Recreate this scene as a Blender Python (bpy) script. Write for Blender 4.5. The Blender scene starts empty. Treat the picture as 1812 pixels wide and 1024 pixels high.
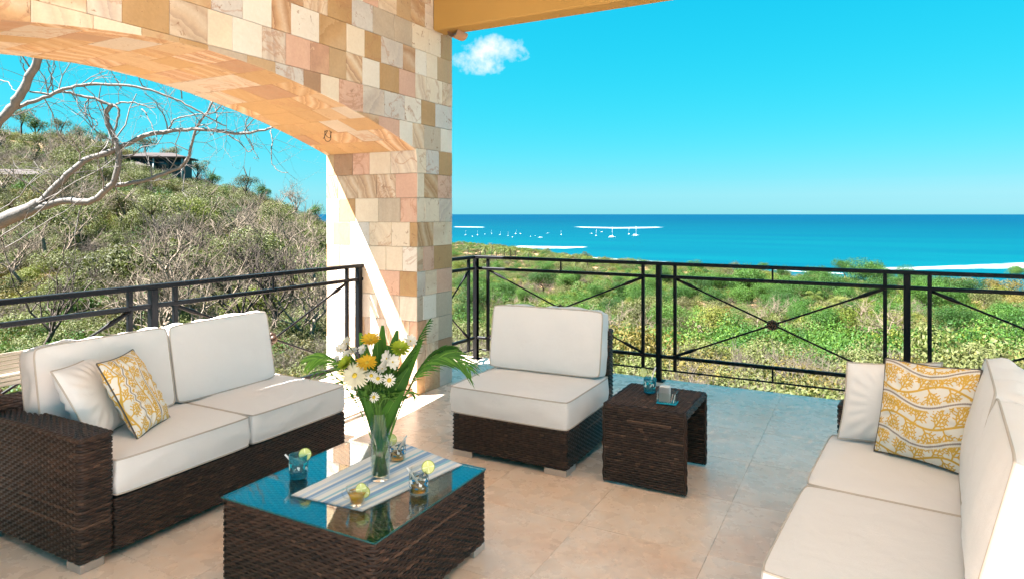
import bpy, math, random
import numpy as np
from mathutils import Vector, Matrix, noise
R = math.radians
random.seed(7)
sc = bpy.context.scene
C = sc.collection
# ------------------------------------------------------------------ camera, sky, sun, exposure
ANG = R(28.236); CA, SA = math.cos(ANG), math.sin(ANG)
F, CX, HZ, EYE = 1162.0, 906.0, 379.0, 1.5
cam_d = bpy.data.cameras.new('camera'); cam = bpy.data.objects.new('camera', cam_d); C.objects.link(cam)
cam.location = (0, 0, EYE); cam.rotation_euler = (R(90), 0, ANG)
cam_d.sensor_width = 36; cam_d.lens = 36*F/1812; cam_d.shift_y = -(512-HZ)/1812
cam_d.clip_start = .05; cam_d.clip_end = 90000
sc.camera = cam
SUN = Vector((1.0, .86, -1.95)).normalized()
sun_d = bpy.data.lights.new('sun', 'SUN'); sun_d.energy = 5.0; sun_d.angle = R(.5); sun_d.color = (1, .955, .92)
sun = bpy.data.objects.new('sun', sun_d); C.objects.link(sun); sun.location = (-20, -16, 34)
sun.rotation_euler = SUN.to_track_quat('-Z', 'Y').to_euler()
world = bpy.data.worlds.new('World'); sc.world = world; world.use_nodes = True
SKY_STRENGTH, EXPO = .066, 3.14
SKY_TINT = (.129, .74, 1.3); SKY_MAX = (3.0, 1.95, 2.2)
sc.view_settings.view_transform = 'Standard'; sc.view_settings.look = 'None'
sc.view_settings.gamma = 1; sc.view_settings.exposure = EXPO; sc.view_settings.use_curve_mapping = False
try:
    sc.cycles.max_bounces = 10; sc.cycles.transparent_max_bounces = 24; sc.cycles.use_denoising = True
    sc.cycles.sample_clamp_indirect = 6; sc.cycles.caustics_refractive = False; sc.cycles.caustics_reflective = False
except Exception: pass

def cw(x, d, z=0.0):                       # straight-ahead frame -> terrace frame
    return Vector((x*CA - d*SA, x*SA + d*CA, z))
def at(px, py, d): return cw((px-CX)/F*d, d, EYE-(py-HZ)/F*d)
def onz(px, py, z):
    d = F*(EYE-z)/(py-HZ); return cw((px-CX)/F*d, d, z)

def world_nodes():
    nt = world.node_tree; n = nt.nodes; L = nt.links; n.clear()
    out = n.new('ShaderNodeOutputWorld'); bg = n.new('ShaderNodeBackground'); bg.inputs[1].default_value = SKY_STRENGTH
    sky = n.new('ShaderNodeTexSky'); sky.sky_type = 'NISHITA'; sky.sun_disc = False
    s = -SUN; sky.sun_elevation = math.asin(s.z); sky.sun_rotation = math.atan2(s.x, s.y)
    sky.altitude = 0; sky.air_density = 1.0; sky.dust_density = .3; sky.ozone_density = 1.0
    hs = n.new('ShaderNodeHueSaturation'); hs.inputs['Saturation'].default_value = 1.12; hs.inputs['Hue'].default_value = .478
    L.new(sky.outputs[0], hs.inputs['Color'])
    def vm(op, a, b):
        m = n.new('ShaderNodeVectorMath'); m.operation = op
        for i, q in enumerate((a, b)):
            if isinstance(q, tuple): m.inputs[i].default_value = q
            else: L.new(q, m.inputs[i])
        return m.outputs[0]
    tint = vm('MULTIPLY', hs.outputs[0], SKY_TINT)            # deep tropical blue, softly levelling off towards the horizon
    tint = vm('POWER', tint, (2.2, 1.12, 1.0))
    soft = vm('DIVIDE', tint, vm('ADD', vm('MULTIPLY', tint, tuple(1/q for q in SKY_MAX)), (1, 1, 1)))
    # one small fair-weather cloud over the sea
    c = cw((858-CX)/F, 1, (HZ-97)/F).normalized()
    ax = Vector((CA, SA, 0)); up = c.cross(ax).normalized()
    if up.z < 0: up = -up
    tc = n.new('ShaderNodeTexCoord')
    nz = n.new('ShaderNodeTexNoise'); nz.inputs['Scale'].default_value = 34; nz.inputs['Detail'].default_value = 6; nz.inputs['Roughness'].default_value = .6
    L.new(tc.outputs['Generated'], nz.inputs['Vector'])
    nrm = n.new('ShaderNodeVectorMath'); nrm.operation = 'NORMALIZE'; L.new(tc.outputs['Generated'], nrm.inputs[0])
    def dot(v):
        d = n.new('ShaderNodeVectorMath'); d.operation = 'DOT_PRODUCT'; L.new(nrm.outputs[0], d.inputs[0]); d.inputs[1].default_value = v; return d.outputs['Value']
    def mt(op, a, b=None):
        m = n.new('ShaderNodeMath'); m.operation = op
        for i, q in enumerate((a, b)):
            if q is None: continue
            if isinstance(q, (int, float)): m.inputs[i].default_value = q
            else: L.new(q, m.inputs[i])
        return m.outputs[0]
    u = mt('SUBTRACT', dot(ax), c.dot(ax)); v = mt('SUBTRACT', dot(up), c.dot(up))
    v2 = mt('SUBTRACT', v, mt('MULTIPLY', u, .12))
    e = mt('ADD', mt('POWER', mt('MULTIPLY', u, 1/.056), 2.0), mt('POWER', mt('MULTIPLY', v2, 1/.026), 2.0))
    val = mt('ADD', mt('SUBTRACT', 1.0, e), mt('MULTIPLY', mt('SUBTRACT', nz.outputs['Fac'], .5), 4.2))
    fr = mt('GREATER_THAN', dot(c), .9)
    rmp = n.new('ShaderNodeMapRange'); rmp.inputs['From Min'].default_value = .0; rmp.inputs['From Max'].default_value = 1.5; L.new(mt('MULTIPLY', val, fr), rmp.inputs['Value'])
    mx = n.new('ShaderNodeMixRGB'); L.new(rmp.outputs[0], mx.inputs['Fac']); L.new(soft, mx.inputs['Color1'])
    mx.inputs['Color2'].default_value = (2.0, 2.0, 2.05, 1)
    L.new(mx.outputs[0], bg.inputs[0]); L.new(bg.outputs[0], out.inputs[0])
world_nodes()

# ------------------------------------------------------------------ materials
MATS = {}
class NT:
    def __init__(s, name):
        s.m = bpy.data.materials.new(name); s.m.use_nodes = True; s.t = s.m.node_tree; s.n = s.t.nodes; s.L = s.t.links
        s.b = s.n['Principled BSDF']; s.out = s.n['Material Output']; MATS[name] = s.m
    def new(s, kind, **kw):
        nd = s.n.new('ShaderNode'+kind)
        for k, v in kw.items():
            if k in nd.inputs: s.put(nd.inputs[k], v)
            else: setattr(nd, k, v)
        return nd
    def put(s, sock, v):
        if isinstance(v, bpy.types.NodeSocket): s.L.new(v, sock)
        elif isinstance(v, (tuple, list)) and sock.type == 'RGBA' and len(v) == 3: sock.default_value = (*v, 1)
        else: sock.default_value = v
    def set(s, **kw):
        for k, v in kw.items(): s.put(s.b.inputs[k.replace('_', ' ')], v)
    def math(s, op, a, b=0.0, clamp=False):
        m = s.n.new('ShaderNodeMath'); m.operation = op; m.use_clamp = clamp; s.put(m.inputs[0], a); s.put(m.inputs[1], b); return m.outputs[0]
    def mix(s, f, a, b, mode='MIX'):
        m = s.n.new('ShaderNodeMixRGB'); m.blend_type = mode; s.put(m.inputs[0], f); s.put(m.inputs[1], a); s.put(m.inputs[2], b); return m.outputs[0]
    def ramp(s, f, stops, interp='LINEAR'):
        r = s.n.new('ShaderNodeValToRGB'); r.color_ramp.interpolation = interp; e = r.color_ramp.elements
        while len(e) < len(stops): e.new(.5)
        for q, (p, c) in zip(e, stops): q.position = p; q.color = (*c, 1) if len(c) == 3 else c
        s.put(r.inputs[0], f); return r.outputs[0]
    def noise(s, scale, detail=4, rough=.55, vec=None, dist=0):
        t = s.n.new('ShaderNodeTexNoise'); t.inputs['Scale'].default_value = scale; t.inputs['Detail'].default_value = detail
        t.inputs['Roughness'].default_value = rough; t.inputs['Distortion'].default_value = dist
        if vec is not None: s.L.new(vec, t.inputs['Vector'])
        return t.outputs['Fac']
    def obj(s): return s.new('TexCoord').outputs['Object']
    def attr(s, name='tint'):
        a = s.n.new('ShaderNodeAttribute'); a.attribute_name = name; return a
    def rgb(s, col):
        q = s.n.new('ShaderNodeSeparateColor'); s.L.new(col, q.inputs[0]); return q.outputs
    def bump(s, h, strength=.3, dist=.01):
        b = s.n.new('ShaderNodeBump'); b.inputs['Strength'].default_value = strength; b.inputs['Distance'].default_value = dist
        s.L.new(h, b.inputs['Height']); s.L.new(b.outputs[0], s.b.inputs['Normal'])
    def rnd(s): return s.new('ObjectInfo').outputs['Random']

def plain(name, col, rough=.6, metal=0, var=.15, scale=8, bump=0, **kw):
    t = NT(name); n = t.noise(scale, 5, vec=t.obj())
    t.set(Base_Color=t.mix(n, tuple(c*(1-var) for c in col), tuple(min(1, c*(1+var)) for c in col)), Roughness=rough, Metallic=metal, **kw)
    if bump: t.bump(t.noise(scale*6, 4, vec=t.obj()), .4, bump)
    return t.m

def m_sandstone():
    t = NT('sandstone'); a = t.rgb(t.attr().outputs['Color']); vec = t.obj()
    off = t.new('VectorMath', operation='SCALE'); t.L.new(t.attr().outputs['Color'], off.inputs[0]); off.inputs['Scale'].default_value = 37
    ad = t.new('VectorMath', operation='ADD'); t.L.new(vec, ad.inputs[0]); t.L.new(off.outputs[0], ad.inputs[1])
    rot = t.new('VectorRotate', rotation_type='AXIS_ANGLE'); t.L.new(ad.outputs[0], rot.inputs['Vector']); rot.inputs['Axis'].default_value = (1, .4, .2)
    t.L.new(t.math('MULTIPLY', a[1], 6.28), rot.inputs['Angle'])
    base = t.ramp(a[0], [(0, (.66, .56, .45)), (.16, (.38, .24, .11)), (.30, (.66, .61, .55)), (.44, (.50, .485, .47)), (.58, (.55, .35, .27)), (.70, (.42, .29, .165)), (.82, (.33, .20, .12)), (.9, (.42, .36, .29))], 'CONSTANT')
    w = t.new('TexWave', wave_type='BANDS', wave_profile='SAW'); t.L.new(rot.outputs[0], w.inputs['Vector'])
    w.inputs['Scale'].default_value = 3.2; w.inputs['Distortion'].default_value = 3.5; w.inputs['Detail'].default_value = 6; w.inputs['Detail Roughness'].default_value = .62; w.inputs['Detail Scale'].default_value = 1.1
    band = t.ramp(w.outputs['Fac'], [(0, (.26, .12, .06)), (.22, (.52, .33, .18)), (.5, (.62, .50, .38)), (.8, (.36, .20, .10)), (1, (.56, .40, .25))])
    amt = t.ramp(a[2], [(0, (0, 0, 0)), (.6, (.08,)*3), (.78, (.45,)*3), (1, (.85,)*3)])
    col = t.mix(amt, base, band)
    # rusty veins and small pits
    n1 = t.noise(4, 5, .6, rot.outputs[0], .8); vein = t.ramp(n1, [(.47, (0, 0, 0)), (.5, (1, 1, 1)), (.53, (0, 0, 0))])
    col = t.mix(t.math('MULTIPLY', t.math('MULTIPLY', vein, .55), t.math('GREATER_THAN', t.math('FRACT', t.math('MULTIPLY', a[2], 7.3)), .62)), col, (.34, .17, .09))
    n2 = t.noise(16, 5, .7, rot.outputs[0], .8); pit = t.ramp(n2, [(.61, (0, 0, 0)), (.65, (1, 1, 1))])
    pm = t.math('MULTIPLY', pit, t.math('GREATER_THAN', t.math('FRACT', t.math('MULTIPLY', a[2], 5.1)), .6))
    col = t.mix(t.math('MULTIPLY', pm, .7), col, (.24, .13, .07))
    fine = t.noise(60, 4, .6, vec); col = t.mix(.28, col, t.mix(fine, (.25, .22, .2), (.85, .82, .78)), 'OVERLAY')
    col = t.mix(.30, col, t.mix(t.noise(4, 3, .5, rot.outputs[0]), (.3, .28, .26), (.8, .76, .7)), 'OVERLAY')
    t.set(Base_Color=col, Roughness=.62)
    h = t.math('SUBTRACT', t.math('MULTIPLY', fine, .4), t.math('MULTIPLY', pm, .8)); t.bump(h, .5, .004)
m_sandstone()
def m_floor():
    t = NT('travertine'); vec = t.obj(); r = t.rnd()
    cmb = t.new('CombineXYZ'); t.put(cmb.inputs[0], t.math('MULTIPLY', r, 91)); t.put(cmb.inputs[1], t.math('MULTIPLY', r, 47)); t.put(cmb.inputs[2], t.math('MULTIPLY', r, 23))
    ad = t.new('VectorMath', operation='ADD'); t.L.new(vec, ad.inputs[0]); t.L.new(cmb.outputs[0], ad.inputs[1]); v = ad.outputs[0]
    n = t.noise(2.2, 9, .68, v, .25)
    base = t.ramp(n, [(.28, (.74, .50, .36)), (.45, (.82, .62, .48)), (.56, (.84, .68, .56)), (.75, (.79, .58, .44))])
    sp = t.ramp(t.noise(8, 8, .75, v, .3), [(.42, (0, 0, 0)), (.80, (1, 1, 1))])
    col = t.mix(t.math('MULTIPLY', sp, .3), base, (.56, .36, .22))
    col = t.mix(t.math('MULTIPLY', r, .2), col, (.80, .70, .60))
    t.set(Base_Color=col, Roughness=t.ramp(t.noise(9, 4, .6, v), [(.3, (.22,)*3), (.8, (.36,)*3)]), IOR=1.6, Specular_IOR_Level=.5)
    t.bump(t.noise(25, 5, .6, v), .10, .002)
m_floor()
def m_wicker():
    t = NT('wicker'); a = t.rgb(t.attr().outputs['Color']); n = t.noise(180, 3, .6, t.obj())
    col = t.ramp(a[0], [(0, (.012, .006, .0045)), (.5, (.038, .020, .014)), (.85, (.070, .036, .024)), (1, (.12, .064, .042))])
    t.set(Base_Color=t.mix(.3, col, t.mix(n, (.1, .1, .1), (.9, .9, .9)), 'OVERLAY'), Roughness=.5, Specular_IOR_Level=.35)
m_wicker()
def m_fabric(name, c):
    t = NT(name); v = t.obj()
    n = t.noise(420, 2, .7, v); big = t.noise(5, 4, .5, v)
    t.set(Base_Color=t.mix(big, tuple(q*.95 for q in c), c), Roughness=.85, Sheen_Weight=.2, Specular_IOR_Level=.15)
    h = t.math('ADD', t.math('MULTIPLY', n, .25), t.math('MULTIPLY', t.noise(9, 3, .5, v, .6), 1.2)); t.bump(h, .5, .008)
m_fabric('cushion_fabric', (.80, .775, .775)); m_fabric('pillow_fabric', (.80, .775, .775))
plain('piping', (.50, .44, .39), .8); plain('dark_piping', (.10, .085, .08), .8)
def m_print():
    t = NT('coral_print'); v = t.obj(); t.set(Base_Color=t.attr('Col').outputs['Color'], Roughness=.9, Specular_IOR_Level=.12)
    t.bump(t.noise(380, 2, .7, v), .3, .002)
m_print()
plain('iron', (.004, .0045, .006), .45, 0, .2, 30, .0006, Specular_IOR_Level=.18)
plain('bronze', (.06, .03, .018), .5, .3)
plain('steel', (.62, .62, .62), .3, .85)
plain('stucco', (.36, .20, .045), .8, 0, .07, 3, .003)
plain('ceiling_paint', (.66, .60, .52), .85, 0, .05, 2)
plain('mortar', (.50, .41, .31), .9, 0, .1, 20)
plain('grout', (.70, .55, .44), .8)
plain('pale_wood', (.46, .41, .34), .7, 0, .2, 14)
plain('bounce_pale', (.58, .57, .56), .6)  # neutral pale tone for the added light-bouncing paving
plain('clay', (.42, .22, .12), .8)
plain('black_wire', (.02, .02, .02), .5)
plain('bark_white', (.125, .11, .10), .8, 0, .35, 7, .01)
plain('bark_dark', (.05, .035, .026), .9, 0, .3, 5)
plain('bark_pale', (.165, .125, .09), .9, 0, .25, 3)
plain('white_paint', (.30, .31, .31), .5); plain('hull_white', (.8, .8, .8), .4)
plain('roof_brown', (.026, .016, .014), .8, 0, .2, 3); plain('wall_teal', (.03, .055, .06), .7); plain('dark_pane', (.02, .05, .07), .1)
plain('wall_tan', (.08, .055, .04), .8)
plain('cloud_white', (.8, .8, .8), 1)

def foliage(name, stops, trans=.25):
    t = NT(name); a = t.rgb(t.attr().outputs['Color'])
    f = t.math('ADD', t.math('MULTIPLY', a[0], .45), t.math('MULTIPLY', t.rnd(), .55))
    col = t.ramp(f, stops); t.set(Base_Color=col, Roughness=.6, Specular_IOR_Level=.25)
    tr = t.new('BsdfTranslucent'); t.put(tr.inputs['Color'], t.mix(.35 if 'petal' not in name else .05, col, (.10, .13, .015)))
    mx = t.new('MixShader'); mx.inputs[0].default_value = trans; t.L.new(t.b.outputs[0], mx.inputs[1]); t.L.new(tr.outputs[0], mx.inputs[2]); t.L.new(mx.outputs[0], t.out.inputs[0])
foliage('leaf_scrub', [(0, (.045, .055, .014)), (.3, (.078, .088, .024)), (.55, (.105, .112, .040)), (.75, (.080, .105, .018)), (1, (.140, .138, .058))])
foliage('leaf_green', [(0, (0.012, 0.042, 0.006)), (.4, (0.022, 0.075, 0.007)), (.75, (0.049, 0.113, 0.012)), (1, (0.091, 0.152, 0.014))])
foliage('leaf_tree', [(0, (0.007, 0.027, 0.005)), (.4, (0.018, 0.062, 0.007)), (.75, (0.037, 0.100, 0.010)), (1, (0.075, 0.138, 0.015))])
foliage('leaf_lime', [(0, (0.057, 0.085, 0.008)), (.5, (0.096, 0.113, 0.011)), (1, (0.142, 0.142, 0.028))])
foliage('leaf_gold', [(0, (0.076, 0.057, 0.009)), (.5, (0.112, 0.089, 0.015)), (1, (0.141, 0.120, 0.036))])
foliage('leaf_olive', [(0, (0.031, 0.034, 0.011)), (.5, (0.057, 0.059, 0.020)), (1, (0.108, 0.096, 0.039))])
foliage('twig_grey', [(0, (0.071, 0.052, 0.038)), (.5, (0.120, 0.095, 0.074)), (1, (0.173, 0.145, 0.115))], 0)
foliage('dry_grass', [(0, (0.098, 0.056, 0.019)), (.5, (0.135, 0.083, 0.034)), (.8, (0.083, 0.075, 0.019)), (1, (0.158, 0.120, 0.053))], .2)
foliage('palm_leaf', [(0, (0.028, 0.056, 0.008)), (.6, (0.062, 0.084, 0.011)), (1, (0.112, 0.112, 0.028))])
foliage('vase_leaf', [(0, (0.013, 0.058, 0.008)), (.5, (0.036, 0.130, 0.013)), (1, (0.156, 0.338, 0.039))], .25)
foliage('vase_stem', [(0, (0.022, 0.077, 0.011)), (1, (0.099, 0.209, 0.033))], .1)
foliage('petal_white', [(0, (.50, .50, .44)), (1, (.72, .72, .68))], .3)
foliage('petal_yellow', [(0, (.50, .28, .01)), (1, (.72, .50, .04))], .3)
foliage('petal_green', [(0, (.18, .28, .01)), (1, (.38, .46, .04))], .3)
foliage('petal_cream', [(0, (.50, .47, .34)), (1, (.72, .70, .56))], .3)
plain('daisy_eye', (.45, .34, .03), .8)

def m_terrain():
    t = NT('dry_ground'); geo = t.new('NewGeometry'); sp = t.new('SeparateXYZ'); t.L.new(geo.outputs['Position'], sp.inputs[0]); v = geo.outputs['Position']
    n = t.noise(.12, 8, .65, v); n2 = t.noise(1.1, 6, .7, v)
    soil = t.ramp(n, [(.3, (.075, .06, .025)), (.45, (.15, .095, .045)), (.6, (.20, .125, .065)), (.75, (.10, .09, .03))])
    soil = t.mix(.5, soil, t.ramp(n2, [(.3, (.12, .09, .05)), (.7, (.9, .8, .65))]), 'OVERLAY')
    wet = t.ramp(t.math('ADD', sp.outputs[2], t.math('MULTIPLY', n2, .25)), [(0, (.30, .30, .33)), (1, (.50, .43, .34))])
    mr = t.new('MapRange'); t.L.new(sp.outputs[2], mr.inputs['Value']); mr.inputs['From Min'].default_value = -39.2; mr.inputs['From Max'].default_value = -38.0
    mr2 = t.new('MapRange'); t.L.new(sp.outputs[2], mr2.inputs['Value']); mr2.inputs['From Min'].default_value = -39.9; mr2.inputs['From Max'].default_value = -39.4
    sand = t.mix(mr2.outputs[0], (.13, .14, .16), (.27, .22, .17))
    t.set(Base_Color=t.mix(mr.outputs[0], sand, soil), Roughness=.9); t.bump(n2, .6, .3)
m_terrain()
def m_sea():
    t = NT('sea_water'); geo = t.new('NewGeometry'); P = geo.outputs['Position']
    ln = t.new('VectorMath', operation='LENGTH'); t.L.new(P, ln.inputs[0])
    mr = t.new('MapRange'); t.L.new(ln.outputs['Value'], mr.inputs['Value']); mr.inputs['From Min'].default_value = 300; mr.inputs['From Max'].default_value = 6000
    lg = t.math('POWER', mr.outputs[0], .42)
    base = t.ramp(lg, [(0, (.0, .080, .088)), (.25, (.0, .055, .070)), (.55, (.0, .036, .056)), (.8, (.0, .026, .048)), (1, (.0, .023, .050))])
    mp = t.new('Mapping'); t.L.new(P, mp.inputs['Vector']); mp.inputs['Rotation'].default_value = (0, 0, -ANG); mp.inputs['Scale'].default_value = (.25, 1, 1)
    streak = t.noise(.006, 6, .6, mp.outputs[0]); base = t.mix(t.ramp(streak, [(.42, (0, 0, 0)), (.62, (.55,)*3)]), base, (.0, .030, .056))
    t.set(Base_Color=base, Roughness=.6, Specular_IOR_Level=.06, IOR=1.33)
    w = t.math('ADD', t.noise(.16, 6, .65, mp.outputs[0]), t.math('MULTIPLY', t.noise(.8, 4, .6, P), .35)); t.bump(w, .8, 1.2)
m_sea()
def m_foam():
    t = NT('sea_foam'); P = t.new('NewGeometry').outputs['Position']
    mp = t.new('Mapping'); t.L.new(P, mp.inputs['Vector']); mp.inputs['Rotation'].default_value = (0, 0, -ANG); mp.inputs['Scale'].default_value = (.35, 1, 1)
    a = t.rgb(t.attr().outputs['Color'])[0]; n = t.noise(.09, 7, .8, mp.outputs[0])
    al = t.ramp(t.math('ADD', t.math('MULTIPLY', n, 1.1), a), [(.50, (0, 0, 0)), (1.0, (.72, .72, .72))])
    t.set(Base_Color=(.55, .6, .62), Roughness=.9, Alpha=al)
m_foam()
def m_glass(name, tint, fres=1.5, body=0.0):
    t = NT(name); t.n.remove(t.b); g = t.new('BsdfGlossy'); g.inputs['Roughness'].default_value = .01; g.inputs[0].default_value = (1, 1, 1, 1)
    tr = t.new('BsdfTransparent'); tr.inputs[0].default_value = (*tint, 1); lw = t.new('LayerWeight'); fr0 = ((fres-1)/(fres+1))**2; fr_ = t.math('ADD', t.math('MULTIPLY', t.math('POWER', lw.outputs['Facing'], 4.0), 1-fr0), fr0)
    mx = t.new('MixShader'); t.L.new(fr_, mx.inputs[0]); t.L.new(tr.outputs[0], mx.inputs[1]); t.L.new(g.outputs[0], mx.inputs[2])
    last = mx.outputs[0]
    if body:
        d = t.new('BsdfDiffuse'); d.inputs[0].default_value = (*[c*.8 for c in tint], 1); m2 = t.new('MixShader'); m2.inputs[0].default_value = body
        t.L.new(last, m2.inputs[1]); t.L.new(d.outputs[0], m2.inputs[2]); last = m2.outputs[0]
    t.L.new(last, t.out.inputs[0])
m_glass('table_glass', (.80, .92, .92), 1.9); m_glass('clear_glass', (.93, .96, .95), 1.45); m_glass('vase_glass', (.95, .97, .96), 1.4)
m_glass('blue_glass', (.10, .62, .75), 1.45, .25); m_glass('amber_drink', (.95, .62, .08), 1.3, .35); m_glass('water', (.80, .86, .76), 1.15)
m_glass('blue_drink', (.05, .50, .62), 1.3, .35); m_glass('glass_edge', (.05, .35, .38), 1.5, .3)
plain('lime_rind', (.30, .38, .04), .5)
def m_lime():
    t = NT('lime_flesh'); a = t.rgb(t.attr().outputs['Color'])[0]
    t.set(Base_Color=t.ramp(a, [(0, (.62, .66, .24)), (1, (.80, .82, .52))]), Roughness=.3)
m_lime()
plain('straw_white', (.8, .8, .82), .4); plain('napkin', (.82, .82, .82), .9); plain('acrylic_blue', (.0, .30, .42), .25)
plain('ice', (.75, .8, .8), .2); plain('packet_pink', (.7, .45, .38), .6)
def m_mosaic():   # printed mottling round the tumblers
    t = NT('tumbler_print'); v = t.obj(); vo = t.new('TexVoronoi'); vo.inputs['Scale'].default_value = 95; t.L.new(v, vo.inputs['Vector'])
    c = t.rgb(vo.outputs['Color']); t.set(Base_Color=t.ramp(c[0], [(0, (.01, .22, .45)), (.3, (.01, .25, .40)), (.35, (.75, .78, .78)), (.7, (.8, .8, .78)), (.75, (.10, .08, .06))], 'CONSTANT'), Roughness=.25, Alpha=t.math('GREATER_THAN', c[1], .42))
m_mosaic()
def m_mosaic2():
    t = NT('tumbler_print_aqua'); v = t.obj(); vo = t.new('TexVoronoi'); vo.inputs['Scale'].default_value = 85; t.L.new(v, vo.inputs['Vector'])
    c = t.rgb(vo.outputs['Color']); t.set(Base_Color=t.ramp(c[0], [(0, (.01, .40, .5)), (.4, (.7, .8, .8)), (.75, (.03, .10, .12))], 'CONSTANT'), Roughness=.25, Alpha=t.math('GREATER_THAN', c[1], .45))
m_mosaic2()
def m_runner():
    t = NT('runner_cloth'); x = t.rgb(t.attr('uvx').outputs['Color'])[0]
    W, Bl, Lb, Gr = (.78, .79, .80), (.22, .38, .62), (.50, .62, .76), (.30, .55, .68)
    col = t.ramp(x, [(0, W), (.10, Lb), (.16, W), (.20, Bl), (.25, Lb), (.30, W), (.38, Gr), (.42, W), (.46, Bl), (.53, Lb), (.57, W), (.64, Lb), (.70, W), (.74, Bl), (.80, Gr), (.84, W), (.90, Lb), (.94, W)], 'CONSTANT')
    n = t.noise(500, 2, .6, t.obj()); t.set(Base_Color=t.mix(.12, col, t.mix(n, (.3,)*3, (.9,)*3), 'OVERLAY'), Roughness=.9); t.bump(n, .3, .001)
m_runner()

# ------------------------------------------------------------------ mesh helpers
class M:
    def __init__(s): s.v = []; s.f = []; s.t = []; s.cur = (.5, .5, .5); s.smooth = True
    def add(s, vs, fs):
        b = len(s.v); s.v.extend(tuple(q) for q in vs); s.f.extend(tuple(b+i for i in f) for f in fs); s.t.extend([s.cur]*len(fs)); return b
    def box(s, lo, hi, mt=None):
        x0, y0, z0 = lo; x1, y1, z1 = hi
        vs = [Vector(p) for p in ((x0, y0, z0), (x1, y0, z0), (x1, y1, z0), (x0, y1, z0), (x0, y0, z1), (x1, y0, z1), (x1, y1, z1), (x0, y1, z1))]
        if mt: vs = [mt @ v for v in vs]
        s.add(vs, [(0, 3, 2, 1), (4, 5, 6, 7), (0, 1, 5, 4), (1, 2, 6, 5), (2, 3, 7, 6), (3, 0, 4, 7)])
    def bbox(s, lo, hi, b=.006):          # box with small chamfers on all edges
        c = [(lo[i]+hi[i])/2 for i in range(3)]; h = [(hi[i]-lo[i])/2 for i in range(3)]; b = min(b, min(h)*.6)
        vs = {}; L = []
        for sx in (-1, 1):
            for sy in (-1, 1):
                for sz in (-1, 1):
                    for ax in range(3):
                        p = [sx*h[0], sy*h[1], sz*h[2]]; sg = (sx, sy, sz)
                        for k in range(3):
                            if k != ax: p[k] -= sg[k]*b
                        vs[(sx, sy, sz, ax)] = len(L); L.append([p[k]+c[k] for k in range(3)])
        fs = []
        for ax in range(3):
            a, d = (ax+1) % 3, (ax+2) % 3
            for sg in (-1, 1):
                q = []
                for (i, j) in ((-1, -1), (1, -1), (1, 1), (-1, 1)):
                    k = [0, 0, 0]; k[ax] = sg; k[a] = i; k[d] = j; q.append(vs[(*k, ax)])
                fs.append(q if sg > 0 else q[::-1])
            for i in (-1, 1):             # edges parallel to ax
                for j in (-1, 1):
                    k0 = [0]*3; k1 = [0]*3; k0[ax] = -1; k1[ax] = 1
                    for k in (k0, k1): k[a] = i; k[d] = j
                    q = [vs[(*k0, a)], vs[(*k1, a)], vs[(*k1, d)], vs[(*k0, d)]]
                    fs.append(q if i*j < 0 else q[::-1])
        for sx in (-1, 1):
            for sy in (-1, 1):
                for sz in (-1, 1):
                    q = [vs[(sx, sy, sz, 0)], vs[(sx, sy, sz, 1)], vs[(sx, sy, sz, 2)]]; fs.append(q if sx*sy*sz > 0 else q[::-1])
        s.add(L, fs)
    def tube(s, pts, rad, n=6, cap=True, closed=False):
        pts = [Vector(p) for p in pts]; N = len(pts)
        if not hasattr(rad, '__len__'): rad = [rad]*N
        b = len(s.v); prev = None
        for i, p in enumerate(pts):
            if closed: d = pts[(i+1) % N]-pts[i-1]
            else: d = pts[min(i+1, N-1)]-pts[max(i-1, 0)]
            if d.length < 1e-9: d = Vector((0, 0, 1))
            d.normalize()
            if prev is None: u = d.orthogonal().normalized()
            else:
                u = prev-d*prev.dot(d); u = u.normalized() if u.length > 1e-6 else d.orthogonal().normalized()
            prev = u; w = d.cross(u)
            for k in range(n):
                a = 2*math.pi*k/n; s.v.append(tuple(p+(u*math.cos(a)+w*math.sin(a))*rad[i]))
        seg = N if closed else N-1
        for i in range(seg):
            for k in range(n):
                j = (i+1) % N; s.f.append((b+i*n+k, b+i*n+(k+1) % n, b+j*n+(k+1) % n, b+j*n+k)); s.t.append(s.cur)
        if cap and not closed:
            s.f.append(tuple(b+k for k in range(n))[::-1]); s.f.append(tuple(b+(N-1)*n+k for k in range(n))); s.t += [s.cur]*2
    def lathe(s, prof, n=24, c=(0, 0, 0), close=False):
        b = len(s.v)
        for r, z in prof:
            for k in range(n):
                a = 2*math.pi*k/n; s.v.append((c[0]+r*math.cos(a), c[1]+r*math.sin(a), c[2]+z))
        m = len(prof)
        for i in range(m if close else m-1):
            j = (i+1) % m
            for k in range(n): s.f.append((b+i*n+k, b+i*n+(k+1) % n, b+j*n+(k+1) % n, b+j*n+k)); s.t.append(s.cur)
    def grid(s, P, closed_u=False):
        nu, nv = len(P), len(P[0]); b = len(s.v)
        for row in P: s.v.extend(tuple(q) for q in row)
        for i in range(nu if closed_u else nu-1):
            for j in range(nv-1):
                k = (i+1) % nu; s.f.append((b+i*nv+j, b+k*nv+j, b+k*nv+j+1, b+i*nv+j+1)); s.t.append(s.cur)
    def mesh(s, name, mat, smooth=None):
        me = bpy.data.meshes.new(name); me.from_pydata(s.v, [], s.f); me.materials.append(MATS[mat])
        sm = s.smooth if smooth is None else smooth
        me.polygons.foreach_set('use_smooth', [sm]*len(s.f))
        a = me.attributes.new('tint', 'FLOAT_COLOR', 'CORNER')
        cnt = np.array([len(f) for f in s.f]); T = np.ones((len(s.f), 4), np.float32); T[:, :3] = np.array(s.t, np.float32).reshape(-1, 3)
        a.data.foreach_set('color', np.repeat(T, cnt, axis=0).ravel()); me.update(); return me
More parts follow.
